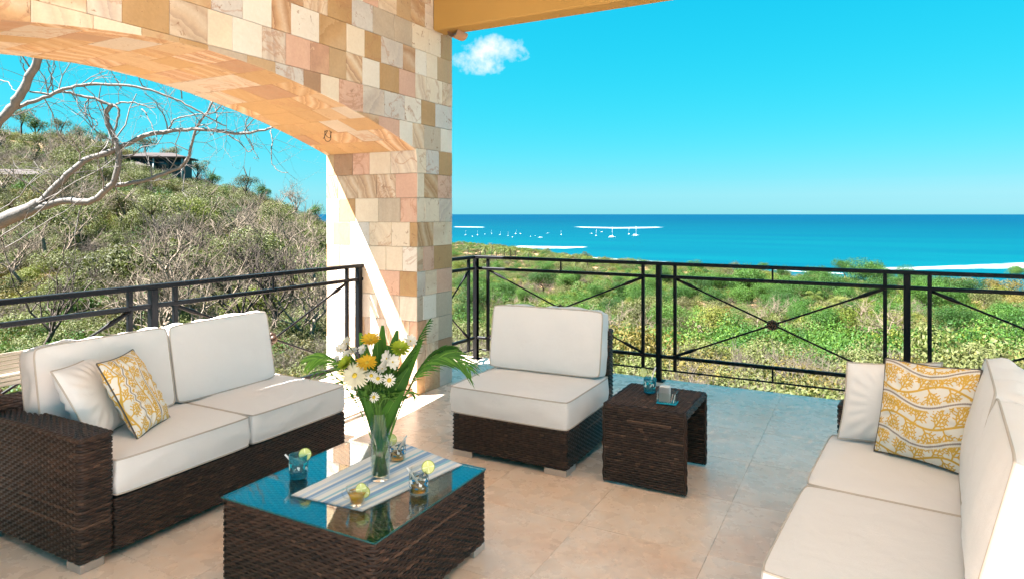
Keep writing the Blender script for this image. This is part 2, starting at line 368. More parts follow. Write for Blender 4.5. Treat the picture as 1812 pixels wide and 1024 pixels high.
    def build(s, name, mat, parent=None, smooth=None, loc=None):
        o = bpy.data.objects.new(name, s.mesh(name, mat, smooth)); C.objects.link(o)
        if loc is not None: o.location = loc
        if parent is not None: par(o, parent)
        return o
def par(o, p):
    o.parent = p; bpy.context.view_layer.update() if False else None
def tag(o, label=None, cat=None, group=None, kind=None):
    if label: o['label'] = label
    if cat: o['category'] = cat
    if group: o['group'] = group
    if kind: o['kind'] = kind
    return o
def thing(name, label, cat, loc=(0, 0, 0), rz=0, group=None):
    o = bpy.data.objects.new(name, None); C.objects.link(o); o.location = loc; o.rotation_euler = (0, 0, rz); o.empty_display_size = .2
    return tag(o, label, cat, group)
def link(name, me, parent=None, loc=(0, 0, 0), rot=(0, 0, 0), scl=(1, 1, 1)):
    o = bpy.data.objects.new(name, me); C.objects.link(o); o.location = loc; o.rotation_euler = rot; o.scale = scl
    if parent is not None: o.parent = parent
    return o
rr = random.uniform
def rt(): return (random.random(), random.random(), random.random())

# ------------------------------------------------------------------ terrain, sea
def lerp_tab(x, xs, ys): return float(np.interp(x, xs, ys))
COAST = ([-1.5, -.6, -.263, -.09, -.005, .08, .253, .425, .51, .60, .78, 1.5], [500, 700, 900, 910, 800, 640, 545, 446, 400, 352, 315, 230])
RIDGE = ([-3, -1.2, -.78, -.668, -.61, -.565, -.496, -.418, -.349, -.298, -.26, -.2], [26, 25, 18.5, 17.5, 14.5, 12.5, 8.5, 5.0, 1.0, -2.5, -6, -12])
def ground(x, d):
    a = x/max(d, .1); r = math.hypot(x, d) if abs(a) > 1.2 else d
    D = lerp_tab(a, *COAST)
    zr = lerp_tab(r, [0, 8, 30, 60, 110, 200, 300, 420, 1200], [-3.2, -4, -7.5, -12.5, -20, -28, -33.5, -37, -37.5])
    bw = 75 if a > .12 else 40; k = (r-(D-bw))/bw
    if k > 0: zr = zr*(1-min(k, 1))+(-40.25)*min(k, 1) if k < 1 else -40.25-(r-D)*.02
    zr = max(zr, -46)
    rd = lerp_tab(a, *RIDGE); RD = 150
    s = min(max((r-28)/(RD-28), 0), 1); s = s*s*(3-2*s)*.45+s*.55
    zl = lerp_tab(r, [0, 6, 18, 28], [-2.6, -3.2, -5.2, -5.9]) if r < 28 else -5.9+(rd+5.9)*s
    if r > RD: zl = rd-((r-RD)/60)**1.4*8
    zl = max(zl, -46)
    b = min(max((a+.275)/.15, 0), 1); b = b*b*(3-2*b)
    z = zl*(1-b)+zr*b
    if z > -38 and r > 10:
        w = cw(x, d); amp = .8+min(r, 300)/90*.5
        z += noise.noise((w.x*.045, w.y*.045, 3))*amp*min(1, (r-10)/20)
    return z
def build_terrain():
    m = M(); ds = np.concatenate([np.linspace(1.5, 30, 22), np.geomspace(32, 1500, 120)])
    an = [math.tan(q) for q in np.linspace(R(-74), R(74), 240)]
    P = [[cw(a*d/math.sqrt(1+a*a)*(1.0), d/math.sqrt(1+a*a), ground(a*d/math.sqrt(1+a*a), d/math.sqrt(1+a*a))) for d in ds*math.sqrt(1)] for a in an]
    m.grid(P[::-1]); o = m.build('hillside_ground', 'dry_ground'); tag(o, 'dry brown and golden hillside ground falling away to the beach', kind='structure')
build_terrain()
def build_sea():
    m = M(); rad = [0, 150, 300, 600, 1200, 2500, 6000, 15000, 40000, 80000]; n = 72
    P = [[(r*math.cos(2*math.pi*k/n), r*math.sin(2*math.pi*k/n), -40.0) for r in rad[1:]] for k in range(n)]
    m.grid(P, True); m.add([(0, 0, -40)]+[P[k][0] for k in range(n)], [(0, k+1, (k+1) % n+1) for k in range(n)])
    tag(m.build('sea', 'sea_water'), 'turquoise to deep blue sea reaching the horizon', kind='structure')
build_sea()
def sea_pt(px, py, up=0): return onz(px, py, -40+up)
def foam(name, pts, label):          # pts: (px, py_near_edge, py_far_edge)
    m = M(); P = []; cols = []
    xs = np.linspace(pts[0][0], pts[-1][0], 60)
    T = list(zip(*pts)); rows = 7
    b = 0
    for i, x in enumerate(xs):
        lo = np.interp(x, T[0], T[1]); hi = np.interp(x, T[0], T[2]); P.append([sea_pt(x, lo+(hi-lo)*j/(rows-1), .05+.3*math.sin(math.pi*j/(rows-1))) for j in range(rows)])
    m.grid(P); k = 0; m.t = []
    for i in range(len(xs)-1):
        e = min(i, len(xs)-2-i)/6.0
        for j in range(rows-1):
            q = math.sin(math.pi*(j+.5)/(rows-1)); m.t.append((min(1, e+.05)*q*q*.62-.24, 0, 0))
    tag(m.build(name, 'sea_foam'), label, kind='stuff')
foam('surf_foam', [(1010, 402, 401), (1045, 404, 401.5), (1090, 405, 402), (1130, 405, 401.5), (1180, 403, 401.5)], 'thin white line of surf breaking behind the sailing boats')
foam('surf_foam', [(800, 402.5, 401), (830, 403, 401), (860, 403, 402)], 'short white line of surf by the stone pillar')
foam('surf_foam', [(905, 439, 434), (940, 441, 434), (1000, 441, 435.5), (1045, 438, 436)], 'white breaking wave in the bay before the small boats')
foam('surf_foam', [(940, 447, 444), (1060, 459, 455.5), (1200, 467, 464), (1350, 473, 469), (1500, 480, 474), (1560, 484, 476)], 'white shoreline surf above the top rail')
foam('surf_foam', [(1500, 478, 473), (1620, 479, 471), (1740, 478, 466), (1812, 478, 462), (1900, 478, 461), (2100, 482, 462)], 'broad white breaker at the right of the bay')
foam('surf_foam', [(1360, 478, 476.5), (1420, 482, 480), (1500, 486, 483)], 'faint second line of foam washing over the wet beach')

# ------------------------------------------------------------------ vegetation
def crown_mesh(name, mat, seed, lobes=9, leaves=800, leaf=.16, flat=.7, rad=1.0, spread=.62):
    rs = random.Random(seed); m = M(); m.smooth = False; cs = []
    for k in range(lobes):
        a = rs.uniform(0, 6.28); q = spread*math.sqrt(rs.random()); cs.append((q*math.cos(a), q*math.sin(a), rs.uniform(-.25, .45)*flat+.35, rs.uniform(.28, .5)))
    for i in range(leaves):
        c = cs[rs.randrange(lobes)]; v = Vector((rs.gauss(0, 1), rs.gauss(0, 1), rs.gauss(0, 1)+.25)).normalized()
        rd = c[3]*(rs.uniform(.55, 1.08)); p = Vector((c[0]+v.x*rd, c[1]+v.y*rd, c[2]+v.z*rd*.85*flat))
        n = (v+Vector((rs.gauss(0, .6), rs.gauss(0, .6), rs.gauss(0, .6)+.35))).normalized(); u = n.orthogonal().normalized(); u = (Matrix.Rotation(rs.uniform(0, 6.28), 3, n) @ u); w = n.cross(u)
        s = leaf*rs.uniform(.5, 1.25); e = rs.uniform(.35, .7)
        g = rs.random(); m.cur = (min(1, max(0, rs.gauss(.5, .28))), g, rs.random())
        m.add([p-u*s*.5, p+w*s*e*.5, p+u*s*.5+n*s*.12, p-w*s*e*.5], [(0, 1, 2, 3)])
    m.v = [(x*rad, y*rad, z*rad) for x, y, z in m.v]
    return m.mesh(name, mat, False)
def twig_rec(m, rs, p, d, L, r, depth, crook=.35, up=.12, n=3, kids=(2, 4), zmin=None):
    pts = [p]; rd = [r]; q = p.copy(); dd = d.copy(); st = 3 if depth else 2
    for i in range(st):
        dd = (dd+Vector((rs.gauss(0, crook), rs.gauss(0, crook), rs.gauss(0, crook)+up))).normalized(); q = q+dd*L/st; pts.append(q.copy()); rd.append(r*(1-.5*(i+1)/st))
    m.cur = (rs.random(), rs.random(), 0); m.tube(pts, rd, n, cap=False)
    if depth > 0:
        for k in range(rs.randint(*kids)):
            i = rs.randint(1, st); bd = (dd+Vector((rs.gauss(0, .75), rs.gauss(0, .75), rs.gauss(0, .5)+.1))).normalized()
            twig_rec(m, rs, pts[i].copy(), bd, L*rs.uniform(.55, .8), r*.55, depth-1, crook, up, n, kids)
def bare_mesh(name, mat, seed, stems=5, depth=3, L=.42, r=.016, up=.15, spread=.6):
    rs = random.Random(seed); m = M()
    for k in range(stems):
        a = rs.uniform(0, 6.28); d = Vector((math.cos(a)*spread, math.sin(a)*spread, 1)).normalized()
        twig_rec(m, rs, Vector((rs.uniform(-.1, .1), rs.uniform(-.1, .1), 0)), d, L*rs.uniform(.8, 1.2), r, depth, .3, up)
    return m.mesh(name, mat, True)
def palm_meshes():
    rs = random.Random(5); t = M(); pts = [Vector((.03*math.sin(i), .02*i, i*.5)) for i in range(9)]; t.tube(pts, [.16-.008*i for i in range(9)], 7); tm = t.mesh('trunk', 'bark_dark')
    m = M(); top = pts[-1]
    for k in range(17):
        a = k*2.4+rs.uniform(-.2, .2); el = rs.uniform(-.25, 1.1); L = rs.uniform(1.7, 2.3); spine = []
        for i in range(9):
            s = i/8; r = L*s*math.cos(el)*(1-.1*s); z = L*s*math.sin(el)-1.5*s*s*(.7+.5*rs.random()*.2); spine.append(top+Vector((r*math.cos(a), r*math.sin(a), z)))
        side = Vector((-math.sin(a), math.cos(a), 0)); m.cur = (rs.random(),)*3
        for i in range(1, 9):
            for sg in (-1, 1):
                for h in (0, .5):
                    b = spine[i-1].lerp(spine[i], h); ll = .55*math.sin(math.pi*(i+h)/9.5)+.08
                    tip = b+side*sg*ll*.8+(spine[i]-spine[i-1]).normalized()*ll*.5-Vector((0, 0, ll*.45)); w = (spine[i]-spine[i-1])*.28; m.add([b-w*.5, b+w*.5, tip], [(0, 1, 2)])
    return tm, m.mesh('crown', 'palm_leaf', False)
PAL_T, PAL_C = palm_meshes()
CR = {
 'scrub': [crown_mesh('crown', 'leaf_scrub', 10+i, 14, 3400, .062, .8) for i in range(3)],
 'green': [crown_mesh('crown', 'leaf_green', 30+i, 14, 3400, .07, .9) for i in range(3)],
 'lime': [crown_mesh('crown', 'leaf_lime', 40+i, 12, 2800, .07, .8) for i in range(2)],
 'gold': [crown_mesh('crown', 'leaf_gold', 50+i, 12, 3200, .058, .7) for i in range(2)],
 'olive': [crown_mesh('crown', 'leaf_olive', 60+i, 12, 2900, .065, .8) for i in range(2)],
 'tree': [crown_mesh('crown', 'leaf_tree', 90+i, 16, 9500, .052, .95) for i in range(3)],
 'bare': [bare_mesh('crown', 'twig_grey', 70+i, 8, 4, .42, .019) for i in range(3)],
 'grass': [bare_mesh('tuft', 'dry_grass', 80+i, 26, 0, .9, .022, 0, .8) for i in range(2)],
}
def scatter(name, me, pts, label):
    if not pts: return
    base = bpy.data.meshes.new(name+'_points'); base.from_pydata([p[0] for p in pts], [], [])
    a = base.attributes.new('scl', 'FLOAT_VECTOR', 'POINT'); a.data.foreach_set('vector', [c for p in pts for c in p[1]])
    a = base.attributes.new('rot', 'FLOAT_VECTOR', 'POINT'); a.data.foreach_set('vector', [c for p in pts for c in (rr(-.12, .12), rr(-.12, .12), rr(0, 6.28))])
    o = bpy.data.objects.new(name, base); C.objects.link(o); src = bpy.data.objects.new(name+'_source', me)
    g = bpy.data.node_groups.new(name, 'GeometryNodeTree'); g.interface.new_socket('Geometry', in_out='INPUT', socket_type='NodeSocketGeometry'); g.interface.new_socket('Geometry', in_out='OUTPUT', socket_type='NodeSocketGeometry')
    n = g.nodes; L = g.links; gi = n.new('NodeGroupInput'); go = n.new('NodeGroupOutput'); ip = n.new('GeometryNodeInstanceOnPoints'); oi = n.new('GeometryNodeObjectInfo'); oi.inputs['Object'].default_value = src
    for nm, so in (('scl', 'Scale'), ('rot', 'Rotation')):
        na = n.new('GeometryNodeInputNamedAttribute'); na.data_type = 'FLOAT_VECTOR'; na.inputs['Name'].default_value = nm; L.new(na.outputs['Attribute'], ip.inputs[so])
    L.new(gi.outputs[0], ip.inputs['Points']); L.new(oi.outputs['Geometry'], ip.inputs['Instance']); L.new(ip.outputs[0], go.inputs[0])
    md = o.modifiers.new('scatter', 'NODES'); md.node_group = g; tag(o, label, kind='stuff')
def field():
    rs = random.Random(3); B = {}
    def put(k, i, p, s, sz=1.0): B.setdefault((k, i), []).append((tuple(p), (s, s, s*sz)))
    def patch(w, sc=.02, o=0): return noise.noise((w.x*sc+o, w.y*sc, o))
    # right hand slope and valley
    for _ in range(17000):
        a = rs.uniform(-.34, 1.05); d = 18*math.exp(rs.random()**.8*math.log(920/18)); x = a*d; z = ground(x, d)
        if z < -38.7 or a < -.30: continue
        w = cw(x, d, z); n1 = patch(w, .018, 1); n2 = patch(w, .03, 9); s = rs.uniform(.9, 2.4)*(.75+min(d, 260)/240)
        q = rs.random()
        if rs.random() < .14: s *= rs.uniform(1.4, 2.0)
        if n1 > .06: k = 'green' if q < .6 else 'lime' if q < .9 else 'scrub'
        elif n1 < -.22: k = 'gold' if q < .2 and a > .15 else ('bare' if q < .75 else 'scrub')
        else: k = 'scrub' if q < .44 else 'olive' if q < .56 else 'bare' if q < .70 else 'lime' if q < .84 else 'green' if q < .96 else 'gold'
        if a > .66 and 120 < d < 260 and q < .45: k = 'gold'
        put(k, rs.randrange(len(CR[k])), (w.x, w.y, z-.25*s), s, rs.uniform(.85, 1.35))
    for _ in range(6500):
        a = rs.uniform(-.30, .42); d = rs.uniform(330, 905); x = a*d; z = ground(x, d)
        if z < -39.2: continue
        w = cw(x, d, z); n1 = patch(w, .012, 1); q = rs.random(); s = rs.uniform(2.2, 4.4)
        k = ('green' if q < .5 else 'lime') if n1 > .1 else ('scrub' if q < .55 else 'olive' if q < .75 else 'green')
        put(k, rs.randrange(len(CR[k])), (w.x, w.y, z-.3*s), s, rs.uniform(.8, 1.2))
    # left hand hill
    for _ in range(7600):
        a = rs.uniform(-1.15, -.24); d = 16*math.exp(rs.random()**.7*math.log(175/16)); x = a*d; z = ground(x, d)
        w = cw(x, d, z); n1 = patch(w, .05, 4); s = rs.uniform(.6, 1.5)*(1+d/95); q = rs.random()
        if d < 34 and a < -.45 and q < .62: continue
        if n1 < -.14 and q < .75: continue
        k = 'bare' if q < .40 else 'olive' if q < .56 else 'scrub' if q < .86 else 'green' if (q < .93 and n1 > 0) else 'lime' if q < .95 else 'gold'
        put(k, rs.randrange(len(CR[k])), (w.x, w.y, z-.2*s), s*(1.15 if k == 'bare' else 1), rs.uniform(.8, 1.3))
    for _ in range(5200):
        a = rs.uniform(-1.2, -.3); d = 12*math.exp(rs.random()*math.log(80/12)); x = a*d; z = ground(x, d); w = cw(x, d, z)
        put('grass', rs.randrange(2), w, rs.uniform(.25, .6)*(1+d/60))
    nm = {'scrub': ('scrub_shrubs', 'yellow green scrub covering the slopes'), 'green': ('green_shrubs', 'bright green bushes massed on the slopes'), 'lime': ('lime_shrubs', 'lime green bushes massed on the slopes'),
          'gold': ('golden_shrubs', 'golden green bushes massed towards the sea'), 'olive': ('olive_shrubs', 'dull olive bushes covering the hillside'), 'bare': ('bare_thicket', 'leafless grey brown thicket covering the hillside'), 'grass': ('dry_grass', 'tufts of dry golden grass on the near hillside')}
    for (k, i), P in B.items(): scatter(nm[k][0], CR[k][i], P, nm[k][1])
field()

def trunk_mesh(mat, seed, h=1.0):
    rs = random.Random(seed); m = M(); pts = [Vector((0, 0, -.3))]
    for i in range(4): pts.append(Vector((rs.gauss(0, .05)*i, rs.gauss(0, .05)*i, (i+1)*.25*h)))
    m.tube(pts, [.07, .06, .05, .042, .03], 6)
    for k in range(6):
        a = rs.uniform(0, 6.28); b = pts[rs.randint(2, 4)]; m.tube([b, b+Vector((math.cos(a)*.25, math.sin(a)*.25, .22)), b+Vector((math.cos(a)*.5, math.sin(a)*.5, .5))], [.028, .018, .008], 4)
    return m.mesh('trunk', mat)
TR = {'pale': [trunk_mesh('bark_pale', 1), trunk_mesh('bark_pale', 2)], 'dark': [trunk_mesh('bark_dark', 3), trunk_mesh('bark_dark', 4)]}
def tree(name, label, px, d, s, kind='green', bark='dark', th=.9, group=None, lift=None, cat='tree', sz=1.0):
    x = (px-CX)/F*d; z = ground(x, d); w = cw(x, d, z); t = thing(name, label, cat, w, rr(0, 6.28), group)
    link('trunk', random.choice(TR[bark]), t, scl=(s, s, s*th)); link('crown', random.choice(CR[kind]), t, (0, 0, s*th*.72), scl=(s, s, s*sz)); return t
# skyline of the hill
for px, d, s, k, lab in [
  (38, 128, 3.4, 'olive', 'round grey green tree highest on the skyline at the far left of the hill'),
  (62, 122, 3.0, 'green', 'dark green bushy tree on the hill skyline just right of the highest one'),
  (108, 130, 2.6, 'olive', 'flat topped tree on the ridge between two open stretches of skyline'),
  (142, 132, 2.1, 'green', 'small dark tree on the ridge directly left of the thick forked bough'),
  (176, 134, 2.3, 'green', 'small dark tree on the ridge behind the upright white bough'),
  (258, 150, 3.6, 'olive', 'wide hazy tree rising behind the roof of the hillside house'),
  (300, 152, 3.6, 'olive', 'umbrella shaped tree directly above the house roof on the hill'),
  (348, 140, 3.4, 'olive', 'pale thin leaved tree beside the right end of the hillside house'),
  (376, 138, 2.4, 'green', 'small dark green tree on the skyline right of the house'),
  (436, 132, 3.2, 'olive', 'brown green domed tree halfway down the hill skyline'),
  (462, 130, 2.6, 'green', 'small green tree next to the domed tree on the falling skyline'),
  (560, 140, 2.7, 'green', 'green tree on the skyline touching the stone pillar')]:
    tree('skyline_tree', lab, px, d, s*.9, k, 'dark', 1.75)
def bare_tree(label, px, d, s, mat='bark_pale', seed=0, group=None, stems=1, depth=5, L=.42, up=.12, spread=.15):
    x = (px-CX)/F*d; z = ground(x, d); w = cw(x, d, z-.2); t = thing('leafless_tree', label, 'tree', w, 0, group)
    rs = random.Random(seed); m = M(); pts = [Vector((0, 0, 0)), Vector((rs.gauss(0, .06), rs.gauss(0, .06), .2))*s, Vector((rs.gauss(0, .1), rs.gauss(0, .1), .42))*s]; m.tube(pts, [.03*s, .025*s, .02*s], 7); m.build('trunk', mat, t)
    m = M()
    for k in range(5):
        a = rs.uniform(0, 6.28); twig_rec(m, rs, pts[2].lerp(pts[1], rs.random()*.4), Vector((math.cos(a)*.7, math.sin(a)*.7, .8)).normalized(), L*s, .014*s, depth-1, .24, up, 4, (2, 4))
    m.build('crown', mat, t, True); return t
for i, (px, d, s, mt, lab) in enumerate([
  (242, 33, 3.6, 'bark_pale', 'small white trunked leafless tree standing just behind the left railing post'),
  (82, 30, 4.6, 'bark_dark', 'dark trunked leafless tree behind the far left end of the railing'),
  (388, 38, 4.6, 'bark_pale', 'leafless grey tree behind the middle of the left railing'),
  (340, 46, 4.8, 'bark_pale', 'pale leafless tree with many thin stems left of the railing middle'),
  (500, 52, 6.0, 'bark_pale', 'tall leafless tree with white boughs left of the stone pillar'),
  (545, 34, 4.0, 'bark_pale', 'leafless white tree behind the railing end by the stone pillar'),
  (515, 128, 6.5, 'bark_pale', 'lone airy leafless tree on the skyline left of the stone pillar'),
  (150, 60, 4.6, 'bark_pale', 'greyish leafless tree in the middle of the slope below the bough'),
  (20, 44, 5.0, 'bark_pale', 'tangled leafless tree on the slope at the left edge'),
  (440, 75, 5.2, 'bark_dark', 'dark leafless tree in the fold of the hill'),
  ]): bare_tree(lab, px, d, s, mt, 100+i)
for i in range(10):
    bare_tree('tall grey brown leafless tree close behind the left railing', rr(-60, 570), rr(24, 44), rr(4.5, 6.5), 'bark_dark' if i % 3 == 0 else 'bark_pale', 500+i, 'leafless trees close behind the left railing', depth=5)
for i in range(30):
    px_ = rr(0, 570); px_ = px_-130 if 205 < px_ < 350 else px_
    bare_tree('pale leafless tree among the scrub of the hill slope', px_, rr(48, 125), rr(3.5, 6), 'bark_pale', 200+i, 'leafless trees on the hill slope', depth=4)
for i in range(46):
    tree('khaki_tree', 'khaki leaved small tree on the near slope left of the stone pillar', rr(60, 575), rr(34, 105), rr(1.8, 3.4), random.choice(['scrub', 'scrub', 'olive', 'scrub', 'lime']), 'pale', 1.1, 'khaki trees on the near slope')
# trees below the terrace, towards the sea
for px, d, s, k, lab in [
  (1330, 235, 10, 'green', 'largest dark green tree clump seen through the middle railing panel'),
  (1270, 255, 8, 'green', 'dark green tree left of the largest clump in the middle panel'),
  (1400, 225, 7.5, 'green', 'dark green tree right of the largest clump in the middle panel'),
  (1470, 255, 8, 'green', 'green tree behind the right end of the middle railing panel'),
  (1530, 300, 11, 'green', 'broad green tree rising against the surf left of the right hand post'),
  (1650, 190, 6.5, 'green', 'dark green tree between the right hand post and its flanking bar'),
  (1690, 180, 6.0, 'green', 'bright green rounded tree right of the right hand post'),
  (1600, 245, 6.5, 'olive', 'olive tree behind the right hand post'),
  (1215, 215, 6.5, 'green', 'green tree directly right of the middle post'),
  (1130, 215, 6.0, 'green', 'green tree directly left of the middle post'),
  (1060, 225, 5.5, 'green', 'small green tree above the chair left of the middle post'),
  (930, 175, 3.6, 'green', 'small bright green tree left above the chair back'),
  (1500, 155, 4.0, 'green', 'dark tree beside the palms low in the middle panel'),
  (1420, 130, 3.6, 'green', 'small dark tree under the crossing rods of the middle panel'),
  (1770, 130, 5.0, 'olive', 'olive tree low at the right edge above the sofa'),
  (1700, 300, 9.0, 'gold', 'golden tree canopy on the headland at the right edge of the bay'),
  (1765, 295, 8.0, 'gold', 'golden tree canopy nearest the water at the right')]:
    tree('broadleaf_tree', lab, px, d, s*.92, 'tree' if k == 'green' else k, 'dark', .55)
for i in range(96):
    px = rr(810, 1800); d = 95*math.exp(rr(0, 1.5))
    if math.sin(px*.021+d*.013) < -.35: px = min(1800, px+rr(60, 120))
    tree('broadleaf_tree', 'rounded green tree scattered in the coastal scrub', px, d, rr(2.6, 4.6)*(.7+d/330), random.choice(['tree', 'tree', 'lime', 'olive', 'tree', 'scrub']), 'pale', .75, 'green trees scattered in the coastal scrub')
for i in range(14):
    bare_tree('pale leafless tree among the coastal scrub', rr(830, 1790), rr(70, 210), rr(4.5, 7), 'bark_pale', 300+i, 'leafless trees in the coastal scrub', depth=4)
def palm(px, d, s, lab, group=None):
    x = (px-CX)/F*d; z = ground(x, d); t = thing('palm_tree', lab, 'palm tree', cw(x, d, z-.3), rr(0, 6.28), group); link('trunk', PAL_T, t, scl=(s, s, s)); link('crown', PAL_C, t, scl=(s, s, s))
palm(1443, 150, 1.75, 'palm tree with drooping fronds, left of the two under the crossing rods'); palm(1480, 140, 1.6, 'palm tree with brown hanging fronds, right of the two under the crossing rods')
palm(1505, 205, 1.6, 'green palm beside the right end of the middle railing panel'); palm(1345, 270, 1.6, 'palm beyond the dark green clump of the middle panel')
for i, (px, d) in enumerate([(850, 560), (858, 540), (878, 520), (886, 560), (893, 530), (903, 520), (912, 550), (935, 500), (828, 600), (1000, 430), (1018, 420), (1040, 410), (870, 570), (990, 420)]):
    palm(px, d, rr(2.2, 2.9), 'distant palm standing along the shore of the bay', 'distant palms along the shore')

for i, (px, d) in enumerate([(1200, 205), (1235, 240), (1262, 200), (1295, 262), (1310, 205), (1352, 220), (1375, 250), (1390, 200), (1425, 262), (1440, 215), (1480, 225), (1510, 262), (1545, 215), (1560, 250), (1625, 215), (1665, 225), (1705, 205), (1640, 172), (1100, 250), (1150, 255), (1060, 260), (1180, 300), (1240, 320), (1340, 320), (1450, 320), (960, 260), (900, 240), (850, 260), (1010, 300)]):
    tree('broadleaf_tree', 'dense dark green tree in the green belt behind the shore', px, d, rr(4.6, 7.0), 'tree', 'dark', rr(.5, .8), 'dark green trees in the belt behind the shore')
# the big white boughs seen through the arch
def near_tree():
    t = thing('bare_white_tree', 'large leafless tree whose thick white boughs cross the stone arch', 'tree', cw(*( -9.2, 9.0), -4)); base = t.location.copy()
    rs = random.Random(11); tw = M()
    def limb(name, P, d0, d1, r0, r1, dens=1.0, part=True):
        pts = []; rad = []; N = len(P); S = []
        for i in range(N-1):
            for k in range(4):
                f = k/4; 
                p0 = P[max(i-1, 0)]; p1 = P[i]; p2 = P[i+1]; p3 = P[min(i+2, N-1)]
                c = [.5*((2*p1[j])+(-p0[j]+p2[j])*f+(2*p0[j]-5*p1[j]+4*p2[j]-p3[j])*f*f+(-p0[j]+3*p1[j]-3*p2[j]+p3[j])*f**3) for j in (0, 1)]; S.append(c)
        S.append(P[-1])
        for i, c in enumerate(S):
            s = i/(len(S)-1); d = d0+(d1-d0)*s; pts.append(at(c[0], c[1], d)-base+Vector((rs.gauss(0, .006), rs.gauss(0, .006), rs.gauss(0, .006)))); r = (r0+(r1-r0)*s)*.80; rad.append(r*d/F*(1+rs.gauss(0, .05)))
        m = M(); m.tube(pts, rad, 9 if r0 > 3 else 5); o = None
        if part: m.build(name, 'bark_white', t)
        else: tw.tube(pts, rad, 5)
        for i in range(3, len(pts)-1):
            if rs.random() < .30*dens:
                d = (pts[i+1]-pts[i]).normalized(); b = (d*.5+Vector((rs.gauss(0, .6), rs.gauss(0, .5), rs.gauss(0, .7)+.2))).normalized()
                twig_rec(tw, rs, pts[i], b, rs.uniform(.35, .8), min(rad[i]*.35, .011), 2, .35, .05, 4, (1, 3))
    limb('trunk', [(-330, 1010), (-250, 800), (-150, 560), (-60, 430), (0, 392), (40, 375), (68, 360)], 9, 9, 26, 12, .2)
    limb('bough', [(60, 366), (85, 345), (112, 318), (150, 285), (200, 267), (260, 240), (320, 230), (365, 230), (430, 237), (478, 228), (492, 220)], 9, 8.6, 8.5, 1.6)
    limb('bough', [(50, 376), (75, 366), (115, 355), (158, 357), (183, 342), (203, 318), (212, 275), (204, 247), (190, 215), (189, 197), (200, 187)], 9, 8.7, 8.5, 4.4)
    limb('bough', [(200, 188), (175, 178), (140, 169), (110, 163), (80, 168), (48, 160), (40, 150)], 8.7, 8.5, 3.6, 1.6)
    limb('bough', [(203, 328), (245, 322), (290, 308), (326, 290), (338, 260), (348, 225), (368, 198), (380, 172)], 9, 8.6, 4.8, 1.8, 1.4)
    limb('bough', [(-60, 290), (-20, 235), (12, 200), (34, 172), (52, 135), (68, 104), (85, 60)], 8.4, 8.0, 11, 8, .5)
    limb('bough', [(28, 192), (60, 180), (95, 165), (135, 153), (180, 150), (240, 154), (290, 168), (330, 185), (365, 205), (400, 224)], 8.3, 8.6, 4.6, 1.2, 1.3)
    limb('bough', [(202, 186), (212, 200), (204, 225), (198, 262)], 8.7, 8.7, 3, 2)
    limb('bough', [(200, 188), (215, 182), (238, 182), (258, 190), (275, 192)], 8.7, 8.7, 2.4, 1.0)
    limb('bough', [(300, 232), (304, 218), (318, 208), (345, 204), (380, 200), (420, 200)], 8.8, 8.6, 2.2, .8, 1.2)
    for P in ([(155, 172), (152, 200), (172, 215), (163, 232), (160, 245)], [(250, 192), (262, 210), (272, 230), (280, 250)], [(297, 230), (290, 205), (272, 180), (255, 165)], [(478, 230), (482, 250), (480, 275), (488, 300), (510, 306)], [(395, 232), (420, 250), (440, 268), (448, 262), (440, 245)],
              [(85, 163), (92, 140), (84, 110), (80, 90)], [(95, 165), (90, 140), (98, 118), (92, 95)], [(40, 150), (45, 125), (36, 105), (40, 90)], [(320, 175), (318, 155), (300, 142)], [(260, 155), (250, 148), (248, 135), (270, 140)], [(215, 155), (205, 140), (195, 122)], [(0, 142), (14, 145), (22, 158), (32, 163)],
              [(348, 225), (362, 222), (385, 235), (400, 232)], [(375, 178), (385, 205), (378, 235), (370, 238)], [(430, 237), (445, 215), (462, 195), (470, 180)], [(380, 200), (400, 180), (420, 185)], [(440, 238), (436, 212), (452, 196)], [(0, 420), (60, 380), (120, 330), (180, 300), (230, 290)], [(0, 370), (25, 355), (60, 320), (110, 285)], [(10, 440), (70, 400), (150, 350)]):
        limb('bough', P, 8.8, 8.5, 1.5, .7, 1.3, False)
    o = tw.build('twigs', 'bark_white', t); tag(o, kind='stuff')
near_tree()

